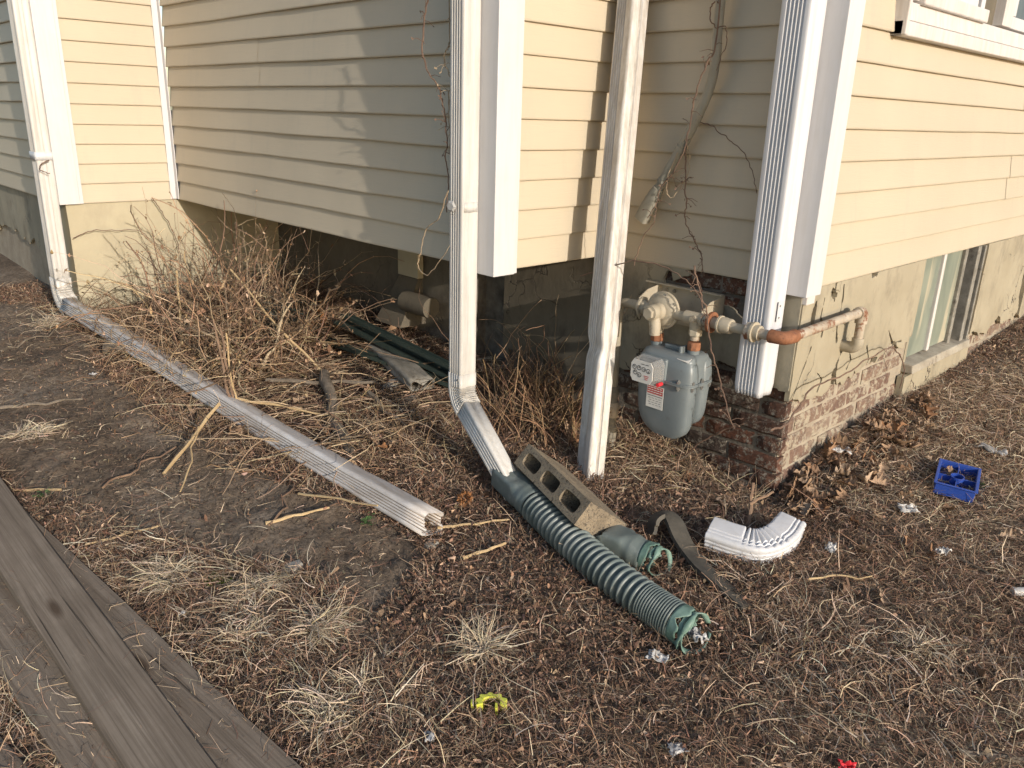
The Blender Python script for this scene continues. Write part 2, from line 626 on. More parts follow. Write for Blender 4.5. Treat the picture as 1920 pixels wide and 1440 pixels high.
def siding(W, t0, t1, seed, cut=None, wav=1.0):
    mb = MB()
    wallbox(mb, W, t0+.02, t1, -.10, -.022, .012, TOP)
    wall = mb.build('siding_wall', MT['house_core'], house)
    for k in range(19):
        spans = [(t0, t1)]
        if cut and k*S > cut[2] and k*S < cut[3]:
            spans = [(t0, cut[0]), (cut[1], t1)]
        rs_ = random.Random(seed*31+k//2)
        cut_spans = []
        for (a, b) in spans:
            if b-a > 1.2 and rs_.random() < .55:
                c_ = a+(b-a)*rs_.uniform(.25, .8)
                cut_spans += [(a, c_+.02, 0.0), (c_, b, .0019)]
            else:
                cut_spans.append((a, b, 0.0))
        for (a, b, lap) in cut_spans:
            n = max(3, int((b-a)/.07))
            prof = [(-.019, -.004), (-.002, -.0035), (0, 0), (-.0008, .0045), (-.0075, .05), (-.0145, S+.006)]
            rs = []
            for i in range(n+1):
                t = a+(b-a)*i/n
                dz = wav*(.0011*vn(t, k*3.1, 2.3, seed) + .0004*vn(t, k, 9, seed))
                do = lap+wav*.0012*vn(t, k*7.7, 3.1, seed+4)
                rs.append([W.P(t, o+do, k*S+z+(dz if z < .06 else 0)) for o, z in prof])
            m = MB()
            m.rings(rs, False)
            m.build('siding_board', MT['siding'], wall, smooth=True)
    return wall


siding(WC, .085, A_-.004, 1)
siding(WR, .085, 4.6, 2, (.372, 2.62, .80, 2.2))
siding(WB1, -B_+.085, -.004, 3)
siding(WB2, A_+.085, YL-.03, 4, None, 1.8)
siding(WL1, -D_+.09, -B_-.030, 5)
siding(WL0, YL+.09, 7.5, 6, None, 1.6)
mb = MB()
mb.box(-B_+.012, .03, A_+.012, YL+.05, -.004, .010)
mb.build('bay_floor', MT['house_core'], house)
# bay side beyond the inside corner and the roof line stay out of the picture


def corner_post(cx, cy, z0, wq=.084, wp=.084):
    e, l, s_ = .017, .020, .009
    poly = [(cx-e, cy-e), (cx-e, cy+wp), (cx-e+s_, cy+wp), (cx-e+s_, cy+wp+l), (cx+.012, cy+wp+l), (cx+.012, cy+.012),
            (cx+wq+l, cy+.012), (cx+wq+l, cy-e+s_), (cx+wq, cy-e+s_), (cx+wq, cy-e)]
    m = MB()
    m.prism(poly[::-1], z0, TOP)
    return m.build('corner_post', MT['trim'], house, bevel=.0025)


corner_post(0, 0, -.024)
m = MB()
m.box(.004, .060, -.012, .05, -.052, -.024)
m.build('post_foot', MT['sill_white'], house, bevel=.003)
corner_post(-B_, A_, -.018)
corner_post(-D_, YL, -.004)
m = MB()
for k in range(19):                                  # scalloped inside corner trim
    z = k*S
    m.add([(-B_-.034, YL-.002, z), (-B_-.0035, YL-.002, z), (-B_-.0035, YL-.002, z+S), (-B_-.034, YL-.002, z+S)], [(0, 1, 2, 3)])
    m.add([(-B_-.0035, YL-.002, z), (-B_-.0035, YL-.030, z), (-B_-.0035, YL-.036, z+.5*S), (-B_-.0035, YL-.031, z+S), (-B_-.0035, YL-.002, z+S)], [(0, 1, 2, 3, 4)])
m.build('inside_corner_trim', MT['trim'], house, solid=.004)


# foundation walls ---------------------------------------------------
def stucco_sheet(W, t0, t1, z0, z1, field, out, thick, mat, parent, res=.011, name='stucco_coat', rel=.002, seed=0):
    nt_, nz = max(2, int((t1-t0)/res)), max(2, int((z1-z0)/res))
    t = np.linspace(t0, t1, nt_+1)
    z = np.linspace(z0, z1, nz+1)
    T, Z = np.meshgrid(t, z, indexing='ij')
    F = field(T, Z)
    keep = (F[:-1, :-1] > 0) & (F[1:, :-1] > 0) & (F[1:, 1:] > 0) & (F[:-1, 1:] > 0)
    gt, gz = np.gradient(F, t, z)
    gg = gt**2+gz**2+1e-9
    cnt = np.zeros_like(F)
    for a_ in (0, 1):
        for b_ in (0, 1):
            cnt[a_:nt_+a_, b_:nz+b_] += keep
    bd = (cnt > 0) & (cnt < 4)
    inner = np.zeros_like(bd)
    inner[1:-1, 1:-1] = True
    bd &= inner
    st = np.clip(F/gg*gt, -.8*res, .8*res)
    sz = np.clip(F/gg*gz, -.8*res, .8*res)
    T = np.where(bd, T-st, T)
    Z = np.where(bd, Z-sz, Z)
    O = out + rel*fbm(T, Z, 7, 3, 20+seed) + np.where(bd, -.002, 0)
    V = [W.P(T[i, j], O[i, j], Z[i, j]) for i in range(nt_+1) for j in range(nz+1)]
    ix = lambda i, j: i*(nz+1)+j
    faces = []
    edges = {}
    for i in range(nt_):
        for j in range(nz):
            if keep[i, j]:
                q_ = [ix(i, j), ix(i+1, j), ix(i+1, j+1), ix(i, j+1)]
                if W.kind == 'x':
                    q_ = q_[::-1]
                faces.append(q_)
                for a_, b_ in zip(q_, q_[1:]+q_[:1]):
                    if (b_, a_) in edges:
                        del edges[(b_, a_)]
                    else:
                        edges[(a_, b_)] = 1
    back = {}
    for a_, b_ in edges:
        for k in (a_, b_):
            if k not in back:
                i, j = divmod(k, nz+1)
                back[k] = len(V)
                V.append(W.P(T[i, j], out-thick, Z[i, j]))
        faces.append([b_, a_, back[a_], back[b_]])
    m_ = MB()
    m_.v, m_.f = V, [tuple(f) for f in faces]
    return m_.build(name, mat, parent, smooth=True)


def brick_mesh(L, seed, H=.0575, dep=.05):
    r = np.random.default_rng(seed)
    nu = max(3, int(L/.035))
    us = np.linspace(-L/2, L/2, nu+1)
    zs = np.array([-.5, -.36, 0, .36, .5])*H
    V, F = [], []
    for i, u in enumerate(us):
        for j, zz in enumerate(zs):
            edge = (i in (0, nu)) or (j in (0, 4))
            V.append((u+r.normal(0, .0016), -(.0 if not edge else -.006-abs(r.normal(0, .002)))-abs(r.normal(0, .0016))*(-1), zz+r.normal(0, .0012)))
    n = len(V)
    for i in range(nu):
        for j in range(4):
            a = i*5+j
            F.append((a, a+5, a+6, a+1))
    ring = [i*5 for i in range(nu+1)] + [nu*5+j for j in range(1, 5)] + [i*5+4 for i in range(nu-1, -1, -1)] + [j for j in range(3, 0, -1)]
    for k in ring:
        V.append((V[k][0], dep, V[k][2]))
    for q_ in range(len(ring)):
        a, b = ring[q_], ring[(q_+1) % len(ring)]
        F.append((b, a, n+q_, n+(q_+1) % len(ring)))
    me = bpy.data.meshes.new('brick')
    me.from_pydata(V, [], F)
    return me


BR_S = [brick_mesh(.2, s) for s in range(5)]
BR_H = [brick_mesh(.092, 20+s) for s in range(4)]


def put_brick(me_list, W, t, z, out, mat, parent, scale=1.0):
    me = random.choice(me_list).copy() if False else random.choice(me_list)
    o = bpy.data.objects.new('brick', me)
    COL.objects.link(o)
    o.parent = parent
    p = np.array(W.P(t, out+random.uniform(-.004, .004), z)) - BASE[house.name]
    o.location = tuple(p)
    o.rotation_euler = (random.uniform(-.012, .012), random.uniform(-.01, .01), (-math.pi/2 if W.kind == 'x' else 0)+random.uniform(-.012, .012))
    o.scale = (scale, 1, 1)
    if not me.materials:
        me.materials.append(None)
    o.material_slots[0].link = 'OBJECT'
    o.material_slots[0].material = mat
    return o


# the meter side foundation (faces -X), running on under the bay
m = MB()
wallbox(m, WC, .03, 1.44, -.25, -.023, -1.1, .0)
wallbox(m, WC, 1.66, YL+.2, -.25, -.012, -1.1, .0)
wallbox(m, WC, 1.44, 1.66, -.25, -.09, -1.1, .0)
fC = m.build('foundation_wall', MT['mortar'], house)
CH = .0677
for k in range(12):
    z = -.036-k*CH
    half = k % 2
    t = .015
    seq = ([(.2, BR_S)] if half else [(.092, BR_H)]) + [(.2, BR_S)]*4
    for L, lst in seq:
        if t > .80:
            break
        if z < -.30 or (z > -.17 and .1 < t < .62):
            put_brick(lst, WC, t+L/2, z, -.014, MT['brick_dark'], fC)
        t += L+.0102


def fieldC(T, Z):
    low = -.385 + .05*np.sin(T*5)-.12*np.clip(T-.45, 0, .5)
    f = Z-low + .035*fbm(T, Z, 9, 4, 31)
    # spalled band below the siding beside the bracket
    top = .10-np.hypot((T-.33)*.30, (Z+.06))-.035
    return np.minimum(f, -(top+.025*fbm(T, Z, 12, 3, 35)))


stucco_sheet(WC, .90, 1.44, -.75, -.004, lambda T, Z: Z+.55+.05*fbm(T, Z, 8, 3, 43), -.004, .014, MT['stucco_shaded'], fC, res=.02)
stucco_sheet(WC, .006, .90, -.62, -.004, fieldC, -.002, .016, MT['stucco_grey'], fC)
stucco_sheet(WC, 1.66, YL+.1, -.80, -.002, lambda T, Z: Z+.55+.03*fbm(T, Z, 8, 3, 41), -.006, .012, MT['stucco_shaded'], fC, res=.03)

# the right wall foundation (faces -Y)
m = MB()
wallbox(m, WR, .03, 1.08, -.25, -.025, -1.1, .0)
wallbox(m, WR, 1.08, 1.80, -.25, -.022, -1.1, -.505)
wallbox(m, WR, 1.80, 4.6, -.25, -.022, -1.1, .0)
wallbox(m, WR, 1.05, 1.85, -.30, -.24, -.6, .0)
fR = m.build('foundation_wall', MT['mortar_pale'], house)
for k in range(3, 12):
    z = -.036-k*CH
    t = .024
    seq = ([(.092, BR_H)] if k % 2 else []) + [(.2, BR_S)]*13
    for L, lst in seq:
        lim = -.33 if t < .6 else -.36
        if t > 2.6:
            break
        if z < lim and not (1.02 < t+L/2 < 1.9 and z > -.60) and not (t > 1.9 and z > -.47):
            put_brick(lst, WR, t+L/2, z, -.016, MT['brick_pale'], fR)
        t += L+.0102


def fieldR(T, Z):
    low = -.42 + .10*np.clip((T-.25), 0, .8) - .06*np.clip(T-.9, 0, 1)
    f = Z-low + .030*fbm(T, Z, 8, 4, 51) + .012*vn(T, Z, 40, 3)
    hole = np.hypot((T-.335)*1.5, (Z+.375)*.55)-.024 + .016*fbm(T, Z, 20, 3, 55)
    chip = np.hypot((T-.22)*.9, (Z+.045))-.030 + .02*fbm(T, Z, 18, 3, 57)
    c2 = np.hypot((T-.10)*2.5, (Z+.10)*.7)-.028 + .02*fbm(T, Z, 22, 3, 59)
    c3 = np.hypot((T-.55)*.7, (Z+.008))-.018 + .012*fbm(T, Z, 22, 3, 60)
    cr = np.full_like(T, 1.0)
    for pl, wd in (([(.03, -.40), (.075, -.30), (.115, -.22)], .004), ([(.30, -.02), (.31, -.10), (.295, -.16), (.315, -.23)], .005), ([(.385, -.26), (.35, -.33), (.37, -.42)], .006),
                   ([(.16, -.05), (.155, -.12), (.19, -.15), (.185, -.19)], .004), ([(.235, -.005), (.24, -.07)], .004), ([(.60, -.30), (.64, -.36), (.72, -.37)], .004),
                   ([(.44, -.28), (.47, -.33), (.445, -.36)], .004), ([(.20, -.33), (.24, -.36), (.22, -.40)], .004), ([(.80, -.27), (.86, -.33), (.96, -.34)], .004)):
        for (t0, y0), (t1, y1) in zip(pl[:-1], pl[1:]):
            dx, dy = t1-t0, y1-y0
            u = np.clip(((T-t0)*dx+(Z-y0)*dy)/(dx*dx+dy*dy), 0, 1)
            cr = np.minimum(cr, np.hypot(T-t0-u*dx, Z-y0-u*dy)-wd*(1+.9*vn(T, Z, 45, 62)))
    win = np.where((T > 1.07) & (T < 1.81) & (Z > -.50), -1, 1)
    return np.minimum.reduce([f, hole, chip, c2, c3, cr, win])


stucco_sheet(WR, .006, 1.09, -.56, -.004, fieldR, -.001, .018, MT['stucco'], fR, res=.0055)
stucco_sheet(WR, 1.03, 1.84, -.70, -.512, lambda T, Z: Z-(-.66+.10*(T-1.05)) + .025*fbm(T, Z, 9, 3, 71), .012, .03, MT['stucco'], fR)
stucco_sheet(WR, 1.845, 2.62, -.62, -.004, lambda T, Z: np.minimum(Z-(-.47+.03*(T-1.8))+.04*fbm(T, Z, 8, 4, 73), 2.60-T+.03*fbm(T, Z, 8, 3, 74)), .004, .02, MT['stucco'], fR)
stucco_sheet(WR, 2.66, 4.6, -.60, -.004, lambda T, Z: Z+.50+.05*fbm(T, Z, 6, 3, 77), .004, .02, MT['stucco'], fR, res=.03)

# far left foundations
m = MB()
m.box(-D_+.035, .0, YL+.02, YL+.3, -1.0, -.004)
fL = m.build('foundation_wall', MT['mortar_pale'], house)
stucco_sheet(Wall('y', YL), -D_+.020, .02, -.70, -.006, lambda T, Z: Z+2, -.012, .02, MT['stucco_plain'], fL, res=.03)
stucco_sheet(Wall('x', -D_), YL+.012, YL+.32, -.70, -.006, lambda T, Z: Z+2, -.020, .02, MT['stucco_plain'], fL, res=.03)
m = MB()
m.box(-D_+.05, -D_+.3, YL+.3, 7.5, -1.0, -.002)
fL0 = m.build('foundation_wall', MT['mortar_pale'], house)
stucco_sheet(WL0, YL+.32, 7.5, -.75, -.004, lambda T, Z: Z+.40-.02*T+.06*fbm(T, Z, 5, 4, 81), -.026, .022, MT['stucco_grey'], fL0, res=.02)

# basement window in the right foundation
bw = MB()
wallbox(bw, WR, 1.076, 1.10, -.16, -.022, -.50, -.004)
bwin = bw.build('basement_window', MT['stucco'], house)
for (t0, t1) in ((1.10, 1.335), (1.365, 1.60)):
    m = MB()
    wallbox(m, WR, t0, t1, -.040, -.034, -.452, -.006)
    m.build('pane', MT['pane_fogged'], bwin)
m = MB()
wallbox(m, WR, 1.335, 1.365, -.042, -.020, -.455, -.006)
m.build('mullion', MT['sill_white'], bwin, bevel=.003)
m = MB()
wallbox(m, WR, 1.60, 1.635, -.050, -.018, -.47, -.005)
wallbox(m, WR, 1.700, 1.745, -.070, .004, -.475, -.005)
wallbox(m, WR, 1.765, 1.782, -.050, .014, -.475, -.005)
m.build('jamb', MT['tin_old'], bwin, bevel=.003)
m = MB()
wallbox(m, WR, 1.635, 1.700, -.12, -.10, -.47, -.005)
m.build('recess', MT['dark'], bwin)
m = MB()
m.add([WR.P(t, o, z) for t in (1.075, 1.80) for o, z in ((-.10, -.452), (.022, -.468), (.026, -.505), (-.10, -.503))],
      [(0, 1, 2, 3), (4, 7, 6, 5), (0, 4, 5, 1), (1, 5, 6, 2), (2, 6, 7, 3), (3, 7, 4, 0)])
m.build('sill', MT['sill_wood'], bwin, bevel=.004)

# upper window
uw = MB()
wallbox(uw, WR, .362, 2.63, -.06, .026, .800, .846)
wallbox(uw, WR, .362, .382, -.06, .036, .800, TOP)
uwin = uw.build('window', MT['sill_white'], house, bevel=.004)
m = MB()
m.add([WR.P(t, o, z) for t in (.384, 2.62) for o, z in ((-.05, .848), (.020, .848), (.012, .905), (-.05, .912))],
      [(0, 1, 2, 3), (4, 7, 6, 5), (0, 4, 5, 1), (1, 5, 6, 2), (2, 6, 7, 3), (3, 7, 4, 0)])
m.build('sill', MT['sill_white'], uwin, bevel=.003)
m = MB()
wallbox(m, WR, .386, .50, -.05, .008, .914, TOP)
m.build('casing', MT['sill_white'], uwin, bevel=.003)
m = MB()
wallbox(m, WR, 1.34, 1.455, -.05, .016, .914, TOP)
m.build('casing', MT['sill_white'], uwin, bevel=.003)
m = MB()
wallbox(m, WR, .497, 1.125, -.05, .030, .902, .948)
m.build('stool', MT['sill_white'], uwin, bevel=.005)
m = MB()
wallbox(m, WR, .52, 1.04, -.05, .012, .950, .985)
wallbox(m, WR, .52, .56, -.05, .010, .985, TOP)
wallbox(m, WR, .99, 1.04, -.05, .010, .985, TOP)
wallbox(m, WR, 1.055, 1.085, -.05, -.004, .950, TOP)
wallbox(m, WR, 1.10, 1.14, -.05, .004, .950, TOP)
m.build('sash', MT['trim'], uwin, bevel=.003)
m = MB()
wallbox(m, WR, 1.14, 1.34, -.05, -.030, .905, TOP)
m.build('reveal', MT['sill_white'], uwin)
m = MB()
wallbox(m, WR, 1.455, 2.60, -.05, .010, .914, .960)
wallbox(m, WR, 1.455, 1.50, -.05, .012, .960, TOP)
m.build('sash', MT['trim'], uwin, bevel=.003)
for t0, t1, z0 in ((.56, .99, .985), (1.50, 2.60, .96)):
    m = MB()
    wallbox(m, WR, t0, t1, -.050, -.020, z0, TOP)
    m.build('pane', MT['pane_dark'], uwin)


# ------------------------------------------------------------------ downspouts
class Prof(list):
    pass


def spout_profile(w_, d_, gw=5, gd=1, dep=.0048, r=.011, gw_span=(-.8, .8), gd_span=(-.6, .6)):
    """closed outline in (u, v): u across the wide face, v out of it; grooves on the wide faces"""
    pts = Prof()

    def side(L, ng, span):
        p = [(-L/2+r, 0)]
        a, b = span[0]*(L/2-r), span[1]*(L/2-r)
        st = (b-a)/max(1, ng)
        for k in range(ng):
            c = a+(k+.5)*st
            p += [(c-st*.42, 0), (c-st*.20, -dep), (c+st*.20, -dep), (c+st*.42, 0)]
        p.append((L/2-r, 0))
        return p

    def arc(cx, cy, a0):
        return [(cx+r*math.cos(a0+k*math.pi/8), cy+r*math.sin(a0+k*math.pi/8)) for k in (1, 2, 3)]
    f = side(w_, gw, gw_span)
    e = side(d_, gd, gd_span)
    pts += [(u, -d_/2-v) for u, v in f]
    pts += arc(w_/2-r, -d_/2+r, -math.pi/2)
    pts += [(w_/2+v, u) for u, v in e]
    pts += arc(w_/2-r, d_/2-r, 0)
    pts += [(-u, d_/2+v) for u, v in f]
    pts += arc(-w_/2+r, d_/2-r, math.pi/2)
    pts += [(-w_/2-v, -u) for u, v in e]
    pts += arc(-w_/2+r, -d_/2+r, math.pi)
    pts.dep = (w_/2, d_/2, .6*dep, r)
    return pts


def sweep(mb, prof, frames):
    """frames: (pos, U, V, su, sv)"""
    rs = []
    for fr in frames:
        p, U, V = np.asarray(fr[0]), np.asarray(fr[1]), np.asarray(fr[2])
        su, sv = (fr[3], fr[4]) if len(fr) > 3 else (1, 1)
        rg = [p+U*u*su+V*v*sv for u, v in prof]
        if len(fr) > 5:                              # pinch the inside of a bend
            dr, am = fr[5], fr[6]
            rg = [q_-dr*am*min(1.0, max(0.0, (q_-p)@dr+.012)/.045) for q_ in rg]
        rs.append(rg)
    f0 = len(mb.f)
    mb.rings(rs, True)
    n = len(prof)
    if getattr(prof, 'dep', None):
        a_, b_, dd, rr_ = prof.dep
        inn = [dd > 0 and min(a_-abs(u), b_-abs(v)) > dd and max(a_-abs(u), b_-abs(v)) > rr_ for u, v in prof]
        hit2 = [inn[j] and inn[(j+1) % n] for j in range(n)]
        mb.gf += [f0+i*n+j for i in range(len(rs)-1) for j in range(n) if hit2[j]]


def unit(v):
    v = np.asarray(v, float)
    return v/np.linalg.norm(v)


def straight(p0, p1, U, n=2, ends=(1, 1)):
    p0, p1 = np.asarray(p0), np.asarray(p1)
    t = unit(p1-p0)
    U = unit(np.asarray(U, float)-t*(t@np.asarray(U, float)))
    V = np.cross(t, U)
    return [(p0+(p1-p0)*i/n, U, V) for i in range(n+1)]


def bend(p0, t0, t1, rad, U, n=18, crimps=7, amp=.06):
    """arc from p0 turning from direction t0 to t1; U stays square to the bend plane"""
    t0, t1 = unit(t0), unit(t1)
    axis = unit(np.cross(t0, t1))
    ang = math.acos(np.clip(t0@t1, -1, 1))
    nrm = np.cross(axis, t0)
    out = []
    for i in range(n+1):
        a = ang*i/n
        c = np.asarray(p0)+rad*(math.sin(a)*t0+(1-math.cos(a))*nrm)
        t = math.cos(a)*t0+math.sin(a)*nrm
        s_ = 1
        am = amp*.16*(.5-.5*math.cos(2*math.pi*crimps*i/n))**.8 if 0 < i < n else 0
        inn = unit(np.asarray(p0)+rad*nrm-c)
        Un = unit(np.asarray(U, float)-t*(t@np.asarray(U, float)))
        out.append((c, Un, np.cross(t, Un), s_, s_, inn, am))
    return out, out[-1][0], t


# --- downspout beside the meter (on the house corner), cut off above the ground
base = (-.076, .10, -.38)
d2 = empty('downspout', base, 'clean white ribbed downspout at the house corner, cut short above the brick', 'downspout')
P4 = spout_profile(.1016, .097, 5, 1)
mb = MB()
fr = straight((-.0665, .102, TOP), (-.0665, .100, -.335), (0, 1, 0), 24)
fr += [((-.0675, .100, -.352), fr[-1][1], fr[-1][2], .975, .96), ((-.0685, .099, -.370), fr[-1][1], fr[-1][2], .93, .9)]
sweep(mb, P4, fr)
mb.build('pipe', MT['spout_clean'], d2, smooth=True, solid=.0016)
m = MB()
m.obox((-.060, .0485, -.075), (.011, 0, 0), (0, .0012, 0), (0, 0, .034))
m.build('bracket_plate', MT['spout_clean'], d2, bevel=.002)
m = MB()
for zz in (-.055, -.095):
    m.cyl((-.060, .0480, zz), (-.060, .0455, zz), .0035, 8)
m.build('screw', MT['steel'], d2)

# --- leaning dented downspout
b0, b1 = np.array([-.399, .529, -.762]), np.array([-.068, .748, .909])
ax_ = unit(b1-b0)
d3 = empty('downspout', b0, 'dirt streaked leaning downspout with a dent, between the bay and the gas meter', 'downspout')
U = unit(np.array([.25, 1, 0])-ax_*(ax_@np.array([.25, 1, 0])))
V = np.cross(-ax_, U)
Vv = unit(V)
dist = np.linalg.norm(b1-b0)
fr = []
for s_ in np.concatenate([np.linspace(dist*1.6, .62, 20), np.linspace(.60, .40, 16), np.linspace(.38, .0, 12)]):
    p = b0+ax_*s_
    kink = math.exp(-((s_-.50)/.030)**2)
    flat = 1/(1+math.exp((s_-.47)/.03))
    su = 1-.08*kink+.14*flat*(1-.4*s_)
    sv = 1-.17*kink-.06*flat
    off = Vv*(.002*kink)-U*(.003*kink)
    ang = .22*flat
    Ur = math.cos(ang)*U+math.sin(ang)*Vv
    Vr = -math.sin(ang)*U+math.cos(ang)*Vv
    fr.append((p+off, Ur, Vr, su, sv))
mb = MB()
P4b = spout_profile(.098, .074, 4, 1, .0044, .011, (-.35, .98), (-.3, .3))
sweep(mb, P4b, fr)
mb.build('pipe', MT['spout_dirty'], d3, smooth=True, solid=.0016, mat2=MT['groove_grime'])

# --- bay downspout with elbow into the green extension
P3 = spout_profile(.072, .076, 4, 1, .0042, .009, (-.95, .85))
top = np.array([-.680, .930, TOP])
knee = np.array([-.680, .930, -.452])
foot = ground_point(958, 912, .055)
dirn = unit(foot-(knee+np.array([-.01, -.05, -.10])))
d1 = empty('downspout', (-.680, .930, -.70), 'white bay downspout with strap and crimped elbow feeding the green corrugated pipe', 'downspout')
UU = np.array([.55, .80, 0])
UU = np.array([0, 1.0, 0])
hor = unit(np.array([dirn[0], dirn[1], 0]))
Ub = np.cross(np.array([0, 0, -1.0]), hor)         # square to the bend plane
mb = MB()
sweep(mb, P3, straight(top, knee, (0, 1, 0), 24))
mb.build('pipe', MT['spout_dull'], d1, smooth=True, solid=.0014)
mb = MB()
# the elbow keeps the pipe's own section: rotate it gradually into the bend plane
el, pe, te = bend(knee+np.array([0, 0, .022]), (0, 0, -1), dirn, .085, Ub, 63, 7, .085)
fr = []
a0 = math.atan2(np.dot(np.array([0, 1.0, 0]), np.cross(np.array([0, 0, -1.0]), Ub)), np.dot(np.array([0, 1.0, 0]), Ub))
if a0 > math.pi/2:
    a0 -= math.pi
if a0 < -math.pi/2:
    a0 += math.pi
for i, (p, U_, V_, su, sv, inn, am) in enumerate(el):
    a = a0
    fr.append((p, math.cos(a)*U_+math.sin(a)*V_, -math.sin(a)*U_+math.cos(a)*V_, su*1.05, sv*1.05, inn, am))
sweep(mb, P3, [(knee+np.array([0, 0, .07]), (0, 1, 0), np.cross(np.array([0, 0, -1.0]), (0, 1, 0)), 1.05, 1.05)]+fr)
mb.build('elbow', MT['spout_dull'], d1, smooth=True, solid=.0014)
mb = MB()
Ul, Vl = fr[-1][1], fr[-1][2]
sweep(mb, P3, [(pe-te*.03, Ul, Vl, .99, .96), (pe+(foot-pe)*.5, Ul, Vl, .97, .88), (foot+unit(foot-pe)*.03, Ul, Vl, .92, .74)])
mb.build('lower_pipe', MT['spout_dull'], d1, smooth=True, solid=.0014)
mb = MB()
zc = .215
for zz, hh in ((zc, .016),):
    sweep(mb, spout_profile(.078, .062, 0, 0, 0, .010), [((-.680, .930, zz-hh), (0, 1, 0), (1, 0, 0)), ((-.680, .930, zz+hh), (0, 1, 0), (1, 0, 0))])
strap = mb.build('strap', MT['spout_dull'], d1, smooth=True, solid=.002)
mb = MB()
hexp = [(-.724, .945+.026*math.cos(a_)*(1.0), zc+.021*math.sin(a_)) for a_ in [k*math.pi/3 for k in range(6)]]
hexq = [(-.729, .945+.018*math.cos(a_)*(1.0), zc+.013*math.sin(a_)) for a_ in [k*math.pi/3 for k in range(6)]]
mb.rings([hexp, hexq], True, False, True)
mb.build('strap_clip', MT['spout_dull'], strap)
mb = MB()
mb.cyl((-.7185, .905, -.40), (-.723, .905, -.40), .004, 8)
mb.build('screw', MT['steel'], d1)

# --- far left downspout with its long extension lying across the yard
P4c = spout_profile(.100, .078, 5, 2, .003, .010)
b = ground_point(128, 566, .05)
d0 = empty('downspout', (-1.285, 3.585, -.56), 'white far left downspout with a long soiled extension lying through the dead brush', 'downspout')
mb = MB()
top = np.array([-1.285, 3.585, TOP])
kn = np.array([-1.285, 3.585, -.44])
sweep(mb, P4c, straight(top, kn, (0, 1, 0), 20))
mb.build('pipe', MT['spout_dull'], d0, smooth=True, solid=.0015)
e1 = ground_point(812, 985, .038)
e0 = np.array([-1.290, 3.44, -.515])
dirl = unit(e1-e0)
mb = MB()
Ue = np.cross(np.array([0, 0, -1.0]), unit([dirl[0], dirl[1], 0]))
P4d = spout_profile(.078, .100, 2, 5, .003, .010)
el, pe, te = bend(kn, (0, 0, -1), dirl, .095, Ue, 54, 6, .08)
sweep(mb, P4d, [(kn+np.array([0, 0, .05]), el[0][1], el[0][2], 1.04, 1.04)]+[(p, U_, V_, a_*1.03, b_*1.03, i_, m_) for p, U_, V_, a_, b_, i_, m_ in el])
mb.build('elbow', MT['spout_dull'], d0, smooth=True, solid=.0015)
mb = MB()
t = unit(e1-pe)
up = unit(np.array([0.0, 0, 1])-t*t[2])
sd = np.cross(t, up)
ang = .36
Ux = math.cos(ang)*sd+math.sin(ang)*up
Vx = -math.sin(ang)*sd+math.cos(ang)*up
fr = []
P4e = spout_profile(.092, .074, 0, 5, .0042, .013, (-.9, .9), (-.98, .98))
for s_ in np.linspace(0, 1, 30):
    p = pe+(e1-pe)*s_ + sd*(.012*math.sin(3.1*s_)) + up*.006*math.sin(7*s_)
    dn = 1-.10*math.exp(-((s_-.86)/.02)**2)-.08*math.exp(-((s_-.45)/.03)**2)
    fr.append((p, Ux, Vx, 1.0, dn))
sweep(mb, P4e, fr)
n = len(P4e)
for k in range(n):                                   # ragged end
    v = np.array(mb.v[-n+k])
    mb.v[-n+k] = tuple(v+t*(.010*vn(k*.37, 2.1, 1, 3)+.012*math.sin(k*.13)))
mb.build('extension_pipe', MT['spout_soiled'], d0, smooth=True, solid=.0016, mat2=MT['groove_soil'])
mb = MB()
sweep(mb, spout_profile(.107, .085, 0, 0, 0, .012), [((-1.285, 3.585, .225), (0, 1, 0), (1, 0, 0)), ((-1.285, 3.585, .265), (0, 1, 0), (1, 0, 0))])
mb.build('strap', MT['spout_clean'], d0, smooth=True, solid=.002)


# ------------------------------------------------------------------ green corrugated extension
def frame_of(t):
    t = unit(t)
    up = unit(np.array([0, 0, 1.0])-t*t[2])
    sd = np.cross(t, up)
    return t, sd, up


def spline(pts, n):
    pts = [np.asarray(p, float) for p in pts]
    P = [2*pts[0]-pts[1]]+pts+[2*pts[-1]-pts[-2]]
    out = []
    segs = len(pts)-1
    for i in range(n+1):
        u = min(i*segs/n, segs-1e-9)
        k = int(u)
        f = u-k
        p0, p1, p2, p3 = P[k:k+4]
        out.append(.5*(2*p1+(p2-p0)*f+(2*p0-5*p1+4*p2-p3)*f*f+(-p0+3*p1-3*p2+p3)*f**3))
    return out


def ring(c, sd, up, r, n=30, q_=1.0, jag=None):
    o = []
    for k in range(n):
        a = 2*math.pi*k/n
        o.append(c+r*(math.cos(a)*sd+math.sin(a)*q_*up))
    return o


def squircle(c, sd, up, wu, wv, e, n=30):
    o = []
    for k in range(n):
        a = 2*math.pi*k/n
        ca, sa = math.cos(a), math.sin(a)
        o.append(c+wu*np.sign(ca)*abs(ca)**(2/e)*sd+wv*np.sign(sa)*abs(sa)**(2/e)*up)
    return o


gp = [ground_point(x, y, h) for x, y, h in ((945, 893, .060), (1000, 945, .055), (1060, 1003, .052), (1130, 1065, .050), (1200, 1118, .048), (1262, 1160, .047), (1300, 1184, .047))]
path = spline(gp, 400)
cum = np.concatenate([[0], np.cumsum([np.linalg.norm(path[i+1]-path[i]) for i in range(400)])])


def at_s(s_):
    i = int(np.clip(np.searchsorted(cum, s_)-1, 0, 398))
    f = (s_-cum[i])/(cum[i+1]-cum[i])
    p = path[i]+(path[i+1]-path[i])*f
    j = max(0, i-8)
    t = path[min(400, i+9)]-path[j]
    return p, t


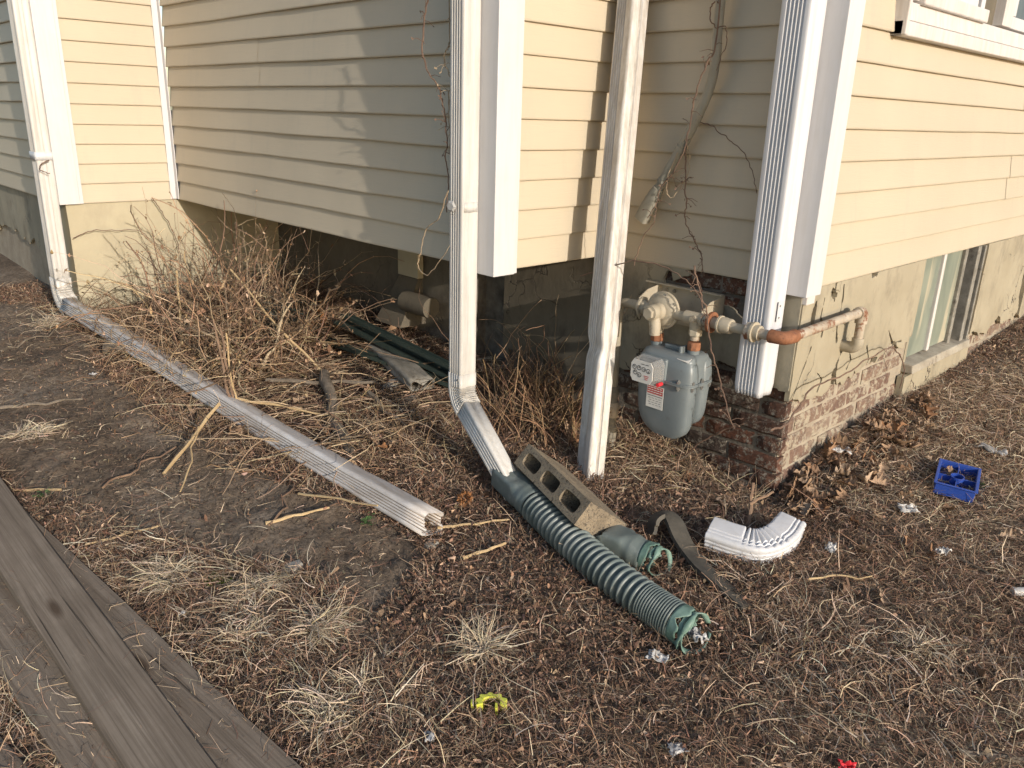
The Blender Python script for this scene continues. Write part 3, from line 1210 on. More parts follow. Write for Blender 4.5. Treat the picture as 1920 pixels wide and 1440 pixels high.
LT = cum[-1]
s1 = .20
s2 = LT-.165
s3 = LT-.055
gx = empty('corrugated_pipe', ground_point(1130, 1090), 'dark green corrugated drain pipe ending in a torn collar on the grass', 'drain pipe')
mb = MB()
rs = []
for k, s_ in enumerate(np.linspace(-.01, s1, 20)):
    p, t = at_s(s_)
    t, sd, up = frame_of(t)
    f = np.clip((s_-.085)/.05, 0, 1)
    e = 6-4*f
    r = .049
    wu, wv = (.043*(1-f)+r*f), (.037*(1-f)+r*f)
    if k in (15, 16, 18):
        wu += .003
        wv += .003
    rs.append(squircle(p, sd, up, wu, wv, e))
mb.rings(rs)
mb.build('adapter', MT['green_pipe'], gx, smooth=True, solid=.002)
mb = MB()
rs = []
nc = 23
for s_ in np.linspace(s1-.004, s2, nc*8+1):
    ph = (s_-s1)/(s2-s1)*nc*2*math.pi
    c = .5-.5*math.cos(ph)
    r = .0375+.0170*c**1.2
    p, t = at_s(s_)
    t, sd, up = frame_of(t)
    rs.append(ring(p, sd, up, r, 32))
mb.rings(rs)
mb.build('corrugated_tube', MT['green_pipe'], gx, smooth='all', solid=.0015)
mb = MB()
rs = []
nc = 13
for s_ in np.linspace(s2, s3, nc*7+1):
    ph = (s_-s2)/(s3-s2)*nc*2*math.pi
    r = .0465+.0070*(.5-.5*math.cos(ph))**.7
    p, t = at_s(s_)
    t, sd, up = frame_of(t)
    rs.append(ring(p, sd, up, r, 32))
mb.rings(rs)
mb.build('fine_ribbed_tube', MT['green_pipe'], gx, smooth='all', solid=.0015)


def torn_collar(parent, p, t, r, ln, seed, mat, n=40, tilt=.25):
    t, sd, up = frame_of(t)
    m_ = MB()
    rr = np.random.default_rng(seed)
    jag = np.array([fbm(math.cos(2*math.pi*k/n)*1.2, math.sin(2*math.pi*k/n)*1.2, 2.2, 4, seed) for k in range(n)])
    rs_ = []
    for j, f in enumerate(np.linspace(0, 1, 6)):
        rg = []
        for k in range(n):
            a = 2*math.pi*k/n
            L = ln*(.46+.30*jag[k])*f
            q_ = r*(1+.10*f*f*jag[(k+7) % n])
            rg.append(p+t*L+q_*(math.cos(a)*sd+math.sin(a)*up))
        rs_.append(rg)
    m_.rings(rs_)
    m_.build('torn_collar', mat, parent, smooth=True, solid=.0018)
    # curled loose strips of the same plastic
    for off0, arc0, arc1, tl_, wd_, rs0 in ((.62, .08, .93, .30, .30, .97), (1.02, .20, 1.12, -.42, .34, .92)):
        m_ = MB()
        rs_ = []
        for k in range(30):
            a = 2*math.pi*(arc0+(arc1-arc0)*k/29)+seed*.7
            c = p+t*(ln*(off0+tl_*math.sin(a+.6)))+r*(rs0+.05*math.sin(3*a+seed))*(math.cos(a)*sd+math.sin(a)*up)
            wd = ln*wd_*(.75+.25*math.sin(k*.7+seed)+.12*math.sin(k*2.9))
            lean = .012*math.sin(a*2+seed)
            rs_.append([c-t*wd*.5, c+t*wd*.5+(math.cos(a)*sd+math.sin(a)*up)*lean])
        m_.rings(rs_, False)
        m_.build('torn_strip', mat, parent, smooth=True, solid=.002)


p, t = at_s(s3+.004)
torn_collar(gx, p, t, .052, .055, 3, MT['green_torn'])

# second, broken adapter
ga, gb = ground_point(1135, 1008, .042), ground_point(1232, 1052, .040)
ad = empty('pipe_adapter', ground_point(1190, 1060), 'short broken green downspout adapter with a torn round end beside the concrete block', 'pipe fitting')
mb = MB()
rs = []
t, sd, up = frame_of(gb-ga)
for k, s_ in enumerate(np.linspace(0, .78, 14)):
    f = np.clip((s_-.28)/.2, 0, 1)
    e = 7-5*f
    wu, wv = .046*(1-f)+.046*f, .038*(1-f)+.046*f
    bmp = .003 if k in (9, 10) else 0
    if k == 0:
        wu *= 1.1
        wv *= .9
    rs.append(squircle(ga+(gb-ga)*s_ + up*.004*math.sin(5*s_), sd, up, wu+bmp, wv+bmp, e))
mb.rings(rs)
for k in range(30):
    v = np.array(mb.v[k])
    mb.v[k] = tuple(v-t*.02*fbm(k*.3, 1, 1, 3, 8))
mb.build('adapter', MT['green_pipe'], ad, smooth=True, solid=.002)
torn_collar(ad, ga+(gb-ga)*.76, gb-ga, .046, .05, 8, MT['green_torn'])

# ------------------------------------------------------------------ concrete block, on its side
cb = empty('concrete_block', ground_point(1060, 945), 'tan three cored concrete block tilted beside the green corrugated pipe', 'block')
Lb, Wb, Hb = .415, .086, .185
# e1v along the block, e2 up across the cored face, e3 down into the block; it leans on the pipe
e1v = unit(np.array([-.127, -.404, -.032]))
e3 = unit(np.array([.121, -.031, -.095]))
e3 = unit(e3-e1v*(e3@e1v))
e2 = np.cross(e3, e1v)
if e2[2] < 0:
    e2 = -e2
pa = np.array([-.793, .192, -.588])-e1v*Lb
O = pa
nL = [0, .10, .30, .37, .60, .67, .90, 1.0]


def bp(u, v, w_):
    return O+e1v*u*Lb-e2*v*Wb+e3*w_*Hb


mb = MB()


def inset(u0, u1, v0, v1, n=16):
    o = []
    for k in range(n):
        a = 2*math.pi*k/n
        ca, sa = math.cos(a), math.sin(a)
        o.append(((u0+u1)/2+(u1-u0)/2*np.sign(ca)*abs(ca)**.45, (v0+v1)/2+(v1-v0)/2*np.sign(sa)*abs(sa)**.45))
    return o


cells = [(.07, .31), (.38, .62), (.69, .93)]
edges_u = [0, .345, .655, 1.0]
for (u0, u1), ea, eb in zip(cells, edges_u[:-1], edges_u[1:]):
    hole = inset(u0, u1, .22, .78)
    rect = []
    for (u, v) in hole:                              # project hole outline on the cell's rectangle
        cu, cv = (ea+eb)/2, .5
        du, dv = u-cu, v-cv
        s_ = min((eb-ea)/2/abs(du) if abs(du) > 1e-6 else 1e9, .5/abs(dv) if abs(dv) > 1e-6 else 1e9)
        rect.append((cu+du*s_, cv+dv*s_))
    for side_w, flip in ((0.0, False), (1.0, True)):
        r0 = [bp(u, v, side_w) for u, v in rect]
        r1 = [bp(u, v, side_w) for u, v in hole]
        mb.rings([r1, r0] if not flip else [r0, r1])
    mb.rings([[bp(u, v, 0) for u, v in hole], [bp(u*.96+.04*(u0+u1)/2, v*.94+.03, .5) for u, v in hole], [bp(u, v, 1) for u, v in hole]])
for v in (0, 1):
    for i in range(6):
        a, b_ = i/6, (i+1)/6
        q_ = [bp(a, v, 0), bp(b_, v, 0), bp(b_, v, 1), bp(a, v, 1)]
        mb.add(q_, [(0, 1, 2, 3) if v else (3, 2, 1, 0)])
for u in (0, 1):
    q_ = [bp(u, 0, 0), bp(u, 1, 0), bp(u, 1, 1), bp(u, 0, 1)]
    mb.add(q_, [(0, 1, 2, 3)])
o = mb.build('block_body', MT['block'], cb, bevel=.004)

# ------------------------------------------------------------------ gas meter set
XM = -.19
gm = empty('gas_meter', (XM, .345, -.73), 'grey gas meter with beige regulator and rust flecked pipes on the brick foundation', 'gas meter')


def superell(cx, cy, hx, hy, z, e=3.2, n=36):
    return squircle(np.array([cx, cy, z]), np.array([1.0, 0, 0]), np.array([0, 1.0, 0]), hx, hy, e, n)


yc = .345
mb = MB()
sec = [(-.246, .040, .074), (-.2475, .056, .091), (-.254, .068, .102), (-.268, .074, .107), (-.310, .077, .110), (-.341, .078, .112)]
mb.rings([superell(XM, yc, hx, hy, z, 5) for z, hx, hy in sec], True, True, False)
for ox in (-.039, .041):                 # twin swellings that run down into the lower lobes
    mb.rings([superell(XM+ox, yc, hx, hy, z, 3.6) for z, hx, hy in ((-.262, .030, .098), (-.275, .037, .110), (-.31, .040, .1155), (-.341, .041, .117))], True, True, False)
mb.build('upper_case', MT['meter_grey'], gm, smooth=True)
mb = MB()
for ox, hx, dz in ((-.038, .042, -.555), (.041, .039, -.520)):
    zs = np.linspace(-.350, dz, 13)
    rs = []
    for z in zs:
        f = (z+.350)/(dz+.350)
        k = math.sqrt(max(0.0, 1-(f*.988)**7))
        hy = .114*(1-.07*f-.16*f**6)
        rs.append(superell(XM+ox*(1-.10*f), yc-.014*f**4, hx*(.99-.34*f**5), hy*(.48+.52*k), z, 3.4))
    mb.rings(rs, True, False, True)
mb.build('lower_case', MT['meter_grey'], gm, smooth=True)
mb = MB()
mb.rings([superell(XM, yc, .078, .112, -.341, 5), superell(XM, yc, .086, .122, -.3415, 5), superell(XM, yc, .086, .122, -.3455, 5), superell(XM, yc, .084, .120, -.346, 5),
          superell(XM, yc, .086, .122, -.3465, 5), superell(XM, yc, .086, .122, -.352, 5), superell(XM, yc, .076, .110, -.3525, 5)])
fl = mb.build('flange', MT['meter_grey'], gm, smooth=True)
for (dx, dy) in ((-.080, -.075), (-.080, .085), (-.080, 0), (.0, -.117), (.05, -.115), (-.052, -.114)):
    hexb = MB()
    c_ = np.array([XM+dx, yc+dy, 0])
    for z0_, z1_, rb_ in ((-.362, -.352, .0062), (-.341, -.332, .0066)):
        hexb.tube([c_+np.array([0, 0, z0_]), c_+np.array([0, 0, z1_])], rb_, 6)
    hexb.tube([c_+np.array([0, 0, -.368]), c_+np.array([0, 0, -.328])], .0035, 6)
    hexb.build('bolt', MT['steel'], fl)
mb = MB()
mb.box(XM-.018, XM-.006, yc-.040, yc+.040, -.248, -.232)
mb.box(XM-.040, XM+.015, yc-.046, yc-.034, -.252, -.224)
mb.build('carry_lug', MT['meter_grey'], gm, bevel=.004)
# index housing on the front face
yi = yc+.036
zi = -.312
xi = XM-.072
mb = MB()
mb.box(xi-.016, xi+.03, yi-.058, yi+.054, zi-.046, zi+.044)
mb.build('index_base', MT['meter_grey'], gm, bevel=.008)
oct_ = lambda x, hy, hz: [(x, yi+sy, zi+sz) for sy, sz in ((-hy, -hz*.6), (-hy*.78, -hz), (hy*.78, -hz), (hy, -hz*.6), (hy, hz*.6), (hy*.78, hz), (-hy*.78, hz), (-hy, hz*.6))]
mb = MB()
mb.rings([oct_(xi-.016, .053, .044), oct_(xi-.068, .048, .040)], True, False, True)
cov = mb.build('index_cover', MT['clear'], gm, solid=.0016)
mb = MB()
mb.rings([oct_(xi-.0705, .0465, .0385), oct_(xi-.0735, .0465, .0385)], True, True, True)
dial = mb.build('dial_plate', MT['sticker_white'], gm)
xd = xi-.0742
for k, (dy, dz) in enumerate(((.031, .012), (.011, .012), (-.009, .010), (-.029, .008), (.008, -.013), (.026, -.007))):
    m = MB()
    c = np.array([xd, yi+dy, zi+dz])
    r = .0088
    n_ = 16
    m.rings([[c+np.array([0, r*q_*math.cos(2*math.pi*i/n_), r*q_*math.sin(2*math.pi*i/n_)]) for i in range(n_)] for q_ in (1.0, .74)])
    a = .7+1.3*k
    m.add([c+np.array([0, -.003*math.sin(a), .003*math.cos(a)]), c+np.array([0, .003*math.sin(a), -.003*math.cos(a)]), c+np.array([0, .0080*math.cos(a), .0080*math.sin(a)])], [(0, 1, 2)])
    m.build('dial', MT['print_dark'], dial)
m = MB()
for i in range(3):
    m.obox((xd, yi-.022, zi-.012-.006*i), (.0002, 0, 0), (0, .010-.002*i, 0), (0, 0, .0012))
m.build('dial_print', MT['sticker_red'], dial)
m = MB()
for i in range(2):
    m.obox((xd, yi-.004-.018*i, zi+.028), (.0002, 0, 0), (0, .007, 0), (0, 0, .0010))
m.build('dial_print', MT['print_dark'], dial)
m = MB()
m.cyl((xi-.02, yi-.050, zi-.042), (xi-.046, yi-.052, zi-.042), .0068, 12)
m.build('seal_plug', MT['red'], gm, smooth=True)
# stickers
fx = XM-.0815
m = MB()
m.add([(fx-.001, yc+.052, -.372), (fx-.001, yc-.020, -.372), (fx+.0005, yc-.020, -.455), (fx+.0005, yc+.052, -.455)], [(0, 1, 2, 3)])
stk = m.build('warning_label', MT['sticker_white'], gm, solid=.001)
m = MB()
m.add([(fx-.0025, yc+.049, -.375), (fx-.0025, yc-.017, -.375), (fx-.0020, yc-.017, -.403), (fx-.0020, yc+.049, -.403)], [(0, 1, 2, 3)])
m.build('label_band', MT['sticker_red'], stk)
m = MB()
for i in range(3):
    for j in range(5):
        m.obox((fx-.0030, yc+.042-.0125*j-.003*(i % 2), -.380-.008*i), (.0002, 0, 0), (0, .0045+.001*((i+j) % 2), 0), (0, 0, .0016))
m.build('label_text', MT['sticker_white'], stk)
m = MB()
m.obox((fx-.0018, yc+.016, -.410), (.0002, 0, 0), (0, .032, 0), (0, 0, .0010))
for i in range(4):
    for j in range(4):
        m.obox((fx-.0012, yc+.038-.0145*j-.004*(i % 2), -.419-.008*i), (.0002, 0, 0), (0, .0048-.001*((i*j) % 2), 0), (0, 0, .0007))
m.build('label_lines', MT['print_dark'], stk)
m = MB()
m.add([(XM-.048, yc-.052, -.2505), (XM-.048, yc-.098, -.2535), (XM-.070, yc-.098, -.264), (XM-.070, yc-.052, -.258)], [(0, 1, 2, 3)])
m.build('number_label', MT['sticker_white'], gm, solid=.001)


def hexnut(p0, p1, r, mat, name, parent, n=6, rot=.2):
    m_ = MB()
    p0, p1 = np.asarray(p0, float), np.asarray(p1, float)
    t_ = unit(p1-p0)
    u_ = unit(np.cross(t_, (0, .3, 1) if abs(t_[2]) < .9 else (1, 0, 0)))
    v_ = np.cross(t_, u_)
    rg = lambda c, q_: [c+q_*(math.cos(2*math.pi*k/n+rot)*u_+math.sin(2*math.pi*k/n+rot)*v_) for k in range(n)]
    m_.rings([rg(p0, r*.9), rg(p0+(p1-p0)*.15, r), rg(p0+(p1-p0)*.85, r), rg(p1, r*.9)], True, True, True)
    return m_.build(name, mat, parent, bevel=.0015)


YA, YB = .432, .276                       # left and right meter connections
ZP = -.125
for y_ in (YA, YB):
    hexnut((XM, y_, -.236), (XM, y_, -.206), .024, MT['rust'], 'swivel_nut', gm, 8)
    m = MB()
    m.cyl((XM, y_, -.25), (XM, y_, -.228), .021)
    m.build('collar', MT['meter_grey'], gm, smooth=True)
m = MB()
m.cyl((XM, YB, -.20), (XM, YB, ZP), .0165)
m.build('outlet_pipe', MT['gas_worn'], gm, smooth=True)
# regulator
m = MB()
yr = YA+.002
prof_r = [(-.006, .026), (-.030, .028), (-.034, .052), (-.036, .067), (-.047, .067), (-.048, .060), (-.052, .058), (-.062, .044), (-.066, .030), (-.120, .027), (-.122, .018)]
n_ = 28
rs = []
for dx, r in prof_r:
    rs.append([(XM+.040+dx, yr-.018+r*math.cos(2*math.pi*k/n_), ZP+.004+r*math.sin(2*math.pi*k/n_)) for k in range(n_)])
m.rings(rs, True, True, True)
m.tube([(XM, yr+.035, -.128), (XM, yr+.002, -.14), (XM, yr, -.17), (XM, yr, -.205)], [.021, .026, .024, .0215], 16)
m.tube([(XM-.055, yr-.02, ZP-.005), (XM-.055, yr-.028, ZP-.045), (XM-.055, yr-.030, ZP-.075)], [.021, .020, .0185], 14)
reg = m.build('regulator', MT['gas_beige'], gm, smooth=True)
for k in range(8):
    a = 2*math.pi*k/8+.2
    m = MB()
    c = (XM+.040-.0475, yr-.018+.0575*math.cos(a), ZP+.004+.0575*math.sin(a))
    m.cyl(c, (c[0]-.006, c[1], c[2]), .005, 6)
    m.build('bolt', MT['steel'], reg)
hexnut((XM+.040-.120, yr-.018, ZP+.004), (XM+.040-.134, yr-.018, ZP+.004), .0215, MT['gas_beige'], 'cap', reg)
# inlet riser
m = MB()
m.tube(spline([(XM, .485, ZP), (XM, .575, ZP), (XM, .602, ZP-.012), (XM, .613, ZP-.05), (XM, .613, -.46)], 24), .0175, 14)
m.build('inlet_pipe', MT['gas_beige'], gm, smooth=True)
hexnut((XM, .525, ZP), (XM, .488, ZP), .027, MT['gas_beige'], 'union_nut', gm, 8)
m = MB()
m.cyl((XM, .510, ZP), (XM, .503, ZP), .036)
m.build('union_flange', MT['gas_beige'], gm, smooth=True)
hexnut((XM, .470, ZP), (XM, .492, ZP), .023, MT['gas_beige'], 'inlet_nut', gm, 8)
m = MB()
m.cyl((XM, .613, -.455), (XM, .613, -.525), .022)
m.cyl((XM, .613, -.475), (XM, .613, -.490), .0245)
m.build('stop_valve', MT['steel_dark'], gm, smooth=True)
m = MB()
m.cyl((XM, .613, -.52), (XM, .613, -.58), .026)
m.cyl((XM-.045, .607, -.545), (XM+.03, .607, -.545), .014)
m.build('valve_body', MT['gas_worn'], gm, smooth=True)
m = MB()
m.tube([(XM, .613, -.57), (XM, .613, -.615), (XM, .612, -.62), (XM, .612, -.82)], [.0195, .0195, .024, .024], 14)
m.build('riser_pipe', MT['steel_dark'], gm, smooth=True)
# outlet run
m = MB()
m.tube([(XM, YB, ZP-.036), (XM, YB, ZP-.012), (XM, YB, ZP+.012)], [.0215, .0235, .0235], 16)
m.tube([(XM, YB+.045, ZP), (XM, YB-.03, ZP)], .0225, 16)
m.tube([(XM, YA-.05, ZP-.004), (XM, YB+.03, ZP)], .0175, 14)
m.cyl((XM-.034, YB-.002, ZP+.004), (XM, YB-.002, ZP+.004), .011, 10)
m.build('tee', MT['gas_beige'], gm, smooth=True)
hexnut((XM, YB, ZP-.060), (XM, YB, ZP-.036), .0245, MT['gas_beige'], 'outlet_nut', gm, 6)
m = MB()
m.cyl((XM, .222, ZP), (XM, .212, ZP), .036)
m.build('insulating_flange', MT['rust'], gm, smooth=True)
m = MB()
m.tube([(XM, .245, ZP), (XM, .17, ZP)], .019, 16)
m.tube([(XM, .186, ZP), (XM, .179, ZP)], .030, 16)
m.tube([(XM, .179, ZP), (XM, .165, ZP), (XM, .155, ZP), (XM, .145, ZP), (XM, .140, ZP)], [.026, .028, .0255, .026, .024], 16)
m.build('coupling', MT['gas_beige'], gm, smooth=True)
m = MB()
m.tube([(XM, .165, ZP), (XM, .045, ZP)], .0165, 16)
m.build('outlet_pipe', MT['gas_beige'], gm, smooth=True)
hexnut((XM, .084, ZP), (XM, .058, ZP), .031, MT['gas_worn'], 'union_nut', gm, 8)
m = MB()
m.tube([(XM, .062, ZP), (XM, .054, ZP)], .034, 16)
m.tube([(XM, .058, ZP), (XM, .036, ZP)], .025, 16)
m.build('union_collar', MT['gas_beige'], gm, smooth=True)
m = MB()
m.tube([(XM, .05, ZP), (XM, -.018, ZP)], .0165, 16)
m.build('short_pipe', MT['gas_worn'], gm, smooth=True)
YP = -.052
m = MB()
m.tube(spline([(XM, .000, ZP), (XM, -.022, ZP), (XM+.010, YP+.008, ZP), (XM+.034, YP, ZP+.001), (XM+.058, YP, ZP+.001)], 14), [.0225]*2+[.0215]*11+[.0225]*2, 16)
m.build('elbow', MT['rust'], gm, smooth=True)
m = MB()
m.tube([(XM+.045, YP, ZP), (.345, YP, ZP+.008)], .0165, 16)
m.build('wall_pipe', MT['gas_worn'], gm, smooth=True)
m = MB()
m.tube(spline([(.325, YP, ZP+.008), (.352, YP, ZP+.007), (.365, YP, ZP-.006), (.366, YP, ZP-.034)], 12), .0218, 14)
m.build('elbow', MT['gas_worn'], gm, smooth=True)
m = MB()
m.tube([(.366, YP, ZP-.02), (.366, YP, -.232)], .016, 14)
m.build('drop_pipe', MT['gas_worn'], gm, smooth=True)
m = MB()
m.tube(spline([(.366, YP, -.215), (.366, YP, -.236), (.366, YP+.014, -.252), (.366, YP+.05, -.254), (.366, .03, -.254)], 14), .0215, 14)
m.build('wall_elbow', MT['gas_beige'], gm, smooth=True)
# wall bracket
m = MB()
m.box(-.030, -.026, .275, .605, -.205, -.062)
m.box(-.052, -.026, .275, .605, -.066, -.062)
for y_ in (.275, .545):
    m.add([(-.028, y_, -.065), (-.115, y_, -.078), (-.165, y_, -.105), (-.165, y_, -.150), (-.028, y_, -.195),
           (-.028, y_+.003, -.065), (-.115, y_+.003, -.078), (-.165, y_+.003, -.105), (-.165, y_+.003, -.150), (-.028, y_+.003, -.195)],
          [(4, 3, 2, 1, 0), (5, 6, 7, 8, 9), (0, 1, 6, 5), (1, 2, 7, 6), (2, 3, 8, 7), (3, 4, 9, 8)])
m.build('wall_bracket', MT['gas_beige'], gm)
m = MB()
for y_ in (.52, .485):
    m.cyl((-.030, y_, -.085), (-.036, y_, -.085), .007, 8)
m.build('bracket_screws', MT['steel_dark'], gm)

# ------------------------------------------------------------------ vent hood under the bay
vh = empty('vent_hood', (-.05, 2.12, -.60), 'beige vent hood with a round duct on the wall under the bay', 'vent')
m = MB()
hd = [(.02, 2.20, -.335), (.02, 2.04, -.335), (-.15, 2.07, -.53), (-.15, 2.19, -.53), (.02, 2.20, -.53), (.02, 2.04, -.53)]
m.add([(-.02, 2.22, -.30), (-.02, 2.06, -.30), (-.16, 2.03, -.53), (-.16, 2.25, -.53), (.01, 2.25, -.53), (.01, 2.03, -.53), (.01, 2.22, -.30), (.01, 2.06, -.30)],
      [(0, 3, 2, 1), (0, 6, 4, 3), (1, 2, 5, 7), (6, 0, 1, 7)])
m.build('hood', MT['stucco_shaded'], vh, solid=.003)  # hood and duct share the wall's shade-darkened colour
m = MB()
m.tube([(-.10, 2.06, -.40), (-.10, 1.85, -.40)], .052, 20)
m.build('duct', MT['stucco_shaded'], vh, smooth=True)
pb_ = MB()
pb_.box(-.045, -.008, 2.03, 2.20, -.29, -.006)
solo(pb_, 'pale_board', MT['stucco_plain'], (-.03, 2.1, -.29), 'pale board fixed upright to the wall above the vent hood', 'board', bevel=.003)

# ------------------------------------------------------------------ grey conduit on the meter wall
cpts = [wall_point(x, y, x=-.036) for x, y in ((1356, -120), (1351, 0), (1343, 100), (1329, 170), (1292, 250), (1252, 322), (1228, 368))]
cpts[0] = np.array([-.036, .412, 1.9])
cn = empty('cable_conduit', (-.036, .65, .15), 'old grey bent conduit on the cream siding above the gas meter', 'conduit')
m = MB()
sp = spline(cpts, 50)
m.tube(sp, [.0165]*30+[.0175]*21, 12)
m.build('pipe', MT['conduit'], cn, smooth=True)
m = MB()
ea, eb = wall_point(1232, 358, x=-.040), wall_point(1203, 412, x=-.042)
t = unit(eb-ea)
sd = np.array([1.0, 0, 0])
up = np.cross(t, sd)
m.rings([squircle(ea-t*.012, sd, up, .020, .020, 2.2, 20), squircle(ea+t*.01, sd, up, .022, .023, 3, 20), squircle(ea+(eb-ea)*.55, sd, up, .022, .027, 5, 20), squircle(eb, sd, up, .021, .027, 6, 20)], True, True, False)
m.rings([squircle(eb-t*.004, sd, up, .018, .024, 6, 20)], True, True)
m.build('end_fitting', MT['conduit'], cn, smooth=True)
for q_ in (36, 44):
    m = MB()
    m.tube([sp[q_], sp[q_+1]], .021, 12)
    m.build('clamp', MT['conduit'], cn, smooth=True)

# ------------------------------------------------------------------ planks, bottom left


def plank(px0, px1, h, wid, th, side, label, ext=(1.6, .8), tilt=0):
    a, b_ = ground_point(*px0, h), ground_point(*px1, h)
    t_ = unit(b_-a)
    a, b_ = a-t_*ext[0], b_+t_*ext[1]
    nrm = unit(np.array([-.08, -.07, 1.0]))
    sdv = unit(np.cross(t_, nrm))*side            # across, away from the given edge
    nrm = unit(nrm+sdv*tilt)
    ln = np.linalg.norm(b_-a)
    m_ = MB()
    n_ = 26
    rs_ = []
    rd = .004
    prof_ = [(rd, 0), (wid*.5, .0008), (wid-rd, 0), (wid-.001, -.001), (wid, -rd), (wid, -th), (0, -th), (0, -rd), (.001, -.001)]
    for i in range(n_+1):
        s_ = ln*i/n_
        wob = .004*fbm(s_, 3.3, 1.1, 2, int(wid*1000)+int(px0[0]))
        rs_.append([np.array([u+wob+(.0015*vn(s_*6, u*9, 3, 5)), s_, v+.0012*vn(s_, u*30, 4, 6)]) for u, v in prof_])
    if side < 0:
        rs_ = [r[::-1] for r in rs_]
    m_.rings(rs_, True, True, True)
    o_ = m_.build('plank', MT['plank'], None, smooth=True)
    X_ = sdv
    Y_ = t_
    Z_ = np.cross(X_, Y_)
    if Z_@nrm < 0:
        # keep a proper frame: mirror the across axis
        for v in o_.data.vertices:
            v.co.x = -v.co.x
        X_ = -sdv
        Z_ = np.cross(X_, Y_)
        o_.data.flip_normals()
    o_.matrix_world = Matrix(((X_[0], Y_[0], Z_[0], a[0]), (X_[1], Y_[1], Z_[1], a[1]), (X_[2], Y_[2], Z_[2], a[2]), (0, 0, 0, 1)))
    return tag(o_, label, 'plank', 'weathered planks in the near left corner')


plank((0, 892), (408, 1440), .082, .140, .038, 1, 'top weathered plank lying across the others in the near left corner')
plank((70, 977), (572, 1440), .042, .16, .038, 1, 'weathered plank nearest the grass, partly under the top plank')
plank((-40, 990), (330, 1440), .040, .165, .038, 1, 'dark weathered plank on the far left side of the top plank', (1.2, .8))
plank((-60, 1310), (60, 1440), .030, .14, .038, 1, 'leftmost plank, only its edge showing in the near left corner', (.6, .8))

# ------------------------------------------------------------------ white loose elbow
ep = [ground_point(x, y, .038) for x, y in ((1330, 1000), (1385, 1018), (1425, 1025), (1462, 1010), (1482, 985))]
sp = spline(ep, 160)
m = MB()
Pe = spout_profile(.072, .094, 3, 2, .0032, .010, (-.9, .9), (-.95, -.2))
cen = ground_point(1432, 945, .038)
fr = []
for i, p in enumerate(sp):
    t = unit(sp[min(i+2, 160)]-sp[max(i-2, 0)])
    up = unit(np.array([-.25, -.2, 1.0])-t*(t@np.array([-.25, -.2, 1.0])))
    sd = np.cross(t, up)
    f = i/160
    cr = .017*(.5-.5*math.cos(2*math.pi*(f-.27)/.062))**1.5 if .27 < f < .704 else 0
    inn = unit(unit(cen-p)+.9*up)
    fr.append((p, up, -sd, (1-.06*(f > .9)), (1-.05*(f > .9)), inn, cr))
sweep(m, Pe, fr)
solo(m, 'downspout_elbow', MT['spout_clean'], ground_point(1410, 1050), 'loose white ribbed downspout elbow lying on the dry grass', 'elbow', smooth=True, solid=.0016)

# ------------------------------------------------------------------ black rubber strip
bpz = [ground_point(x, y, h) for x, y, h in ((1222, 1002, .012), (1226, 978, .045), (1243, 965, .055), (1262, 975, .05), (1282, 1018, .03), (1315, 1062, .025), (1352, 1095, .022), (1400, 1140, .016))]
sp = spline(bpz, 60)
m = MB()
rs = []
for i, p in enumerate(sp):
    f = i/60
    t = unit(sp[min(i+1, 60)]-sp[max(i-1, 0)])
    cr = unit(np.cross(t, np.array([-.1, -.1, 1.0])))
    tw = .9*(1-min(1, f/.35))+.25
    nn = np.cross(cr, t)
    wv_ = unit(math.cos(tw)*cr+math.sin(tw)*nn)*(.020 if f < .1 else .024+.008*math.sin(math.pi*min(1, f)))
    th = np.cross(t, wv_/np.linalg.norm(wv_))*.0065
    rs.append([p-wv_-th, p+wv_-th, p+wv_+th, p-wv_+th])
m.rings(rs, True, True, True)
solo(m, 'rubber_strip', MT['rubber'], ground_point(1320, 1060), 'dark curled rubber strip between the torn adapter and the white elbow', 'rubber strip', smooth=True)

# ------------------------------------------------------------------ blue tray
tc = ground_point(1788, 917)
tc[2] = float(G(tc[0], tc[1]))+.006
bt = empty('plastic_tray', tc, 'blue plastic divided tray with a round middle on the dry grass', 'tray')
xa = unit([.211, .056, .02])
ya = unit([-.05, .14, .012])
za = np.cross(xa, ya)


def tb(mb_, u0, u1, v0, v1, w0, w1):
    c = tc+xa*(u0+u1)/2+ya*(v0+v1)/2+za*(w0+w1)/2
    mb_.obox(c, xa*(u1-u0)/2, ya*(v1-v0)/2, za*(w1-w0)/2)


hx, hy = .092, .062
m = MB()
tb(m, -hx, hx, -hy, hy, .004, .008)
m.build('tray_floor', MT['blue'], bt)
m = MB()
for sgn in (-1, 1):
    tb(m, sgn*hx-.0025, sgn*hx+.0025, -hy, hy, .0, .044)
    tb(m, -hx+.003, hx-.003, sgn*hy-.0025, sgn*hy+.0025, .0, .044)
    tb(m, sgn*(hx+.003)-.005, sgn*(hx+.003)+.005, -hy-.008, hy+.008, .044, .047)
    tb(m, -hx-.002, hx+.002, sgn*(hy+.003)-.005, sgn*(hy+.003)+.005, .0441, .0473)
m.build('rim', MT['blue'], bt, bevel=.0015)
m = MB()
tb(m, .022, hx-.003, -.002, .002, .008, .036)
tb(m, -hx+.003, -.022, -.002, .002, .008, .036)
tb(m, -.002, .002, .022, hy-.003, .008, .036)
tb(m, -.002, .002, -hy+.003, -.022, .008, .036)
m.build('divider', MT['blue'], bt)
m = MB()
cc = lambda r, w_: [tc+xa*r*math.cos(2*math.pi*k/28)+ya*r*math.sin(2*math.pi*k/28)+za*w_ for k in range(28)]
m.rings([cc(.023, .008), cc(.023, .042), cc(.020, .042), cc(.020, .010)], True, False, True)
m.build('cup', MT['blue'], bt, smooth=True)

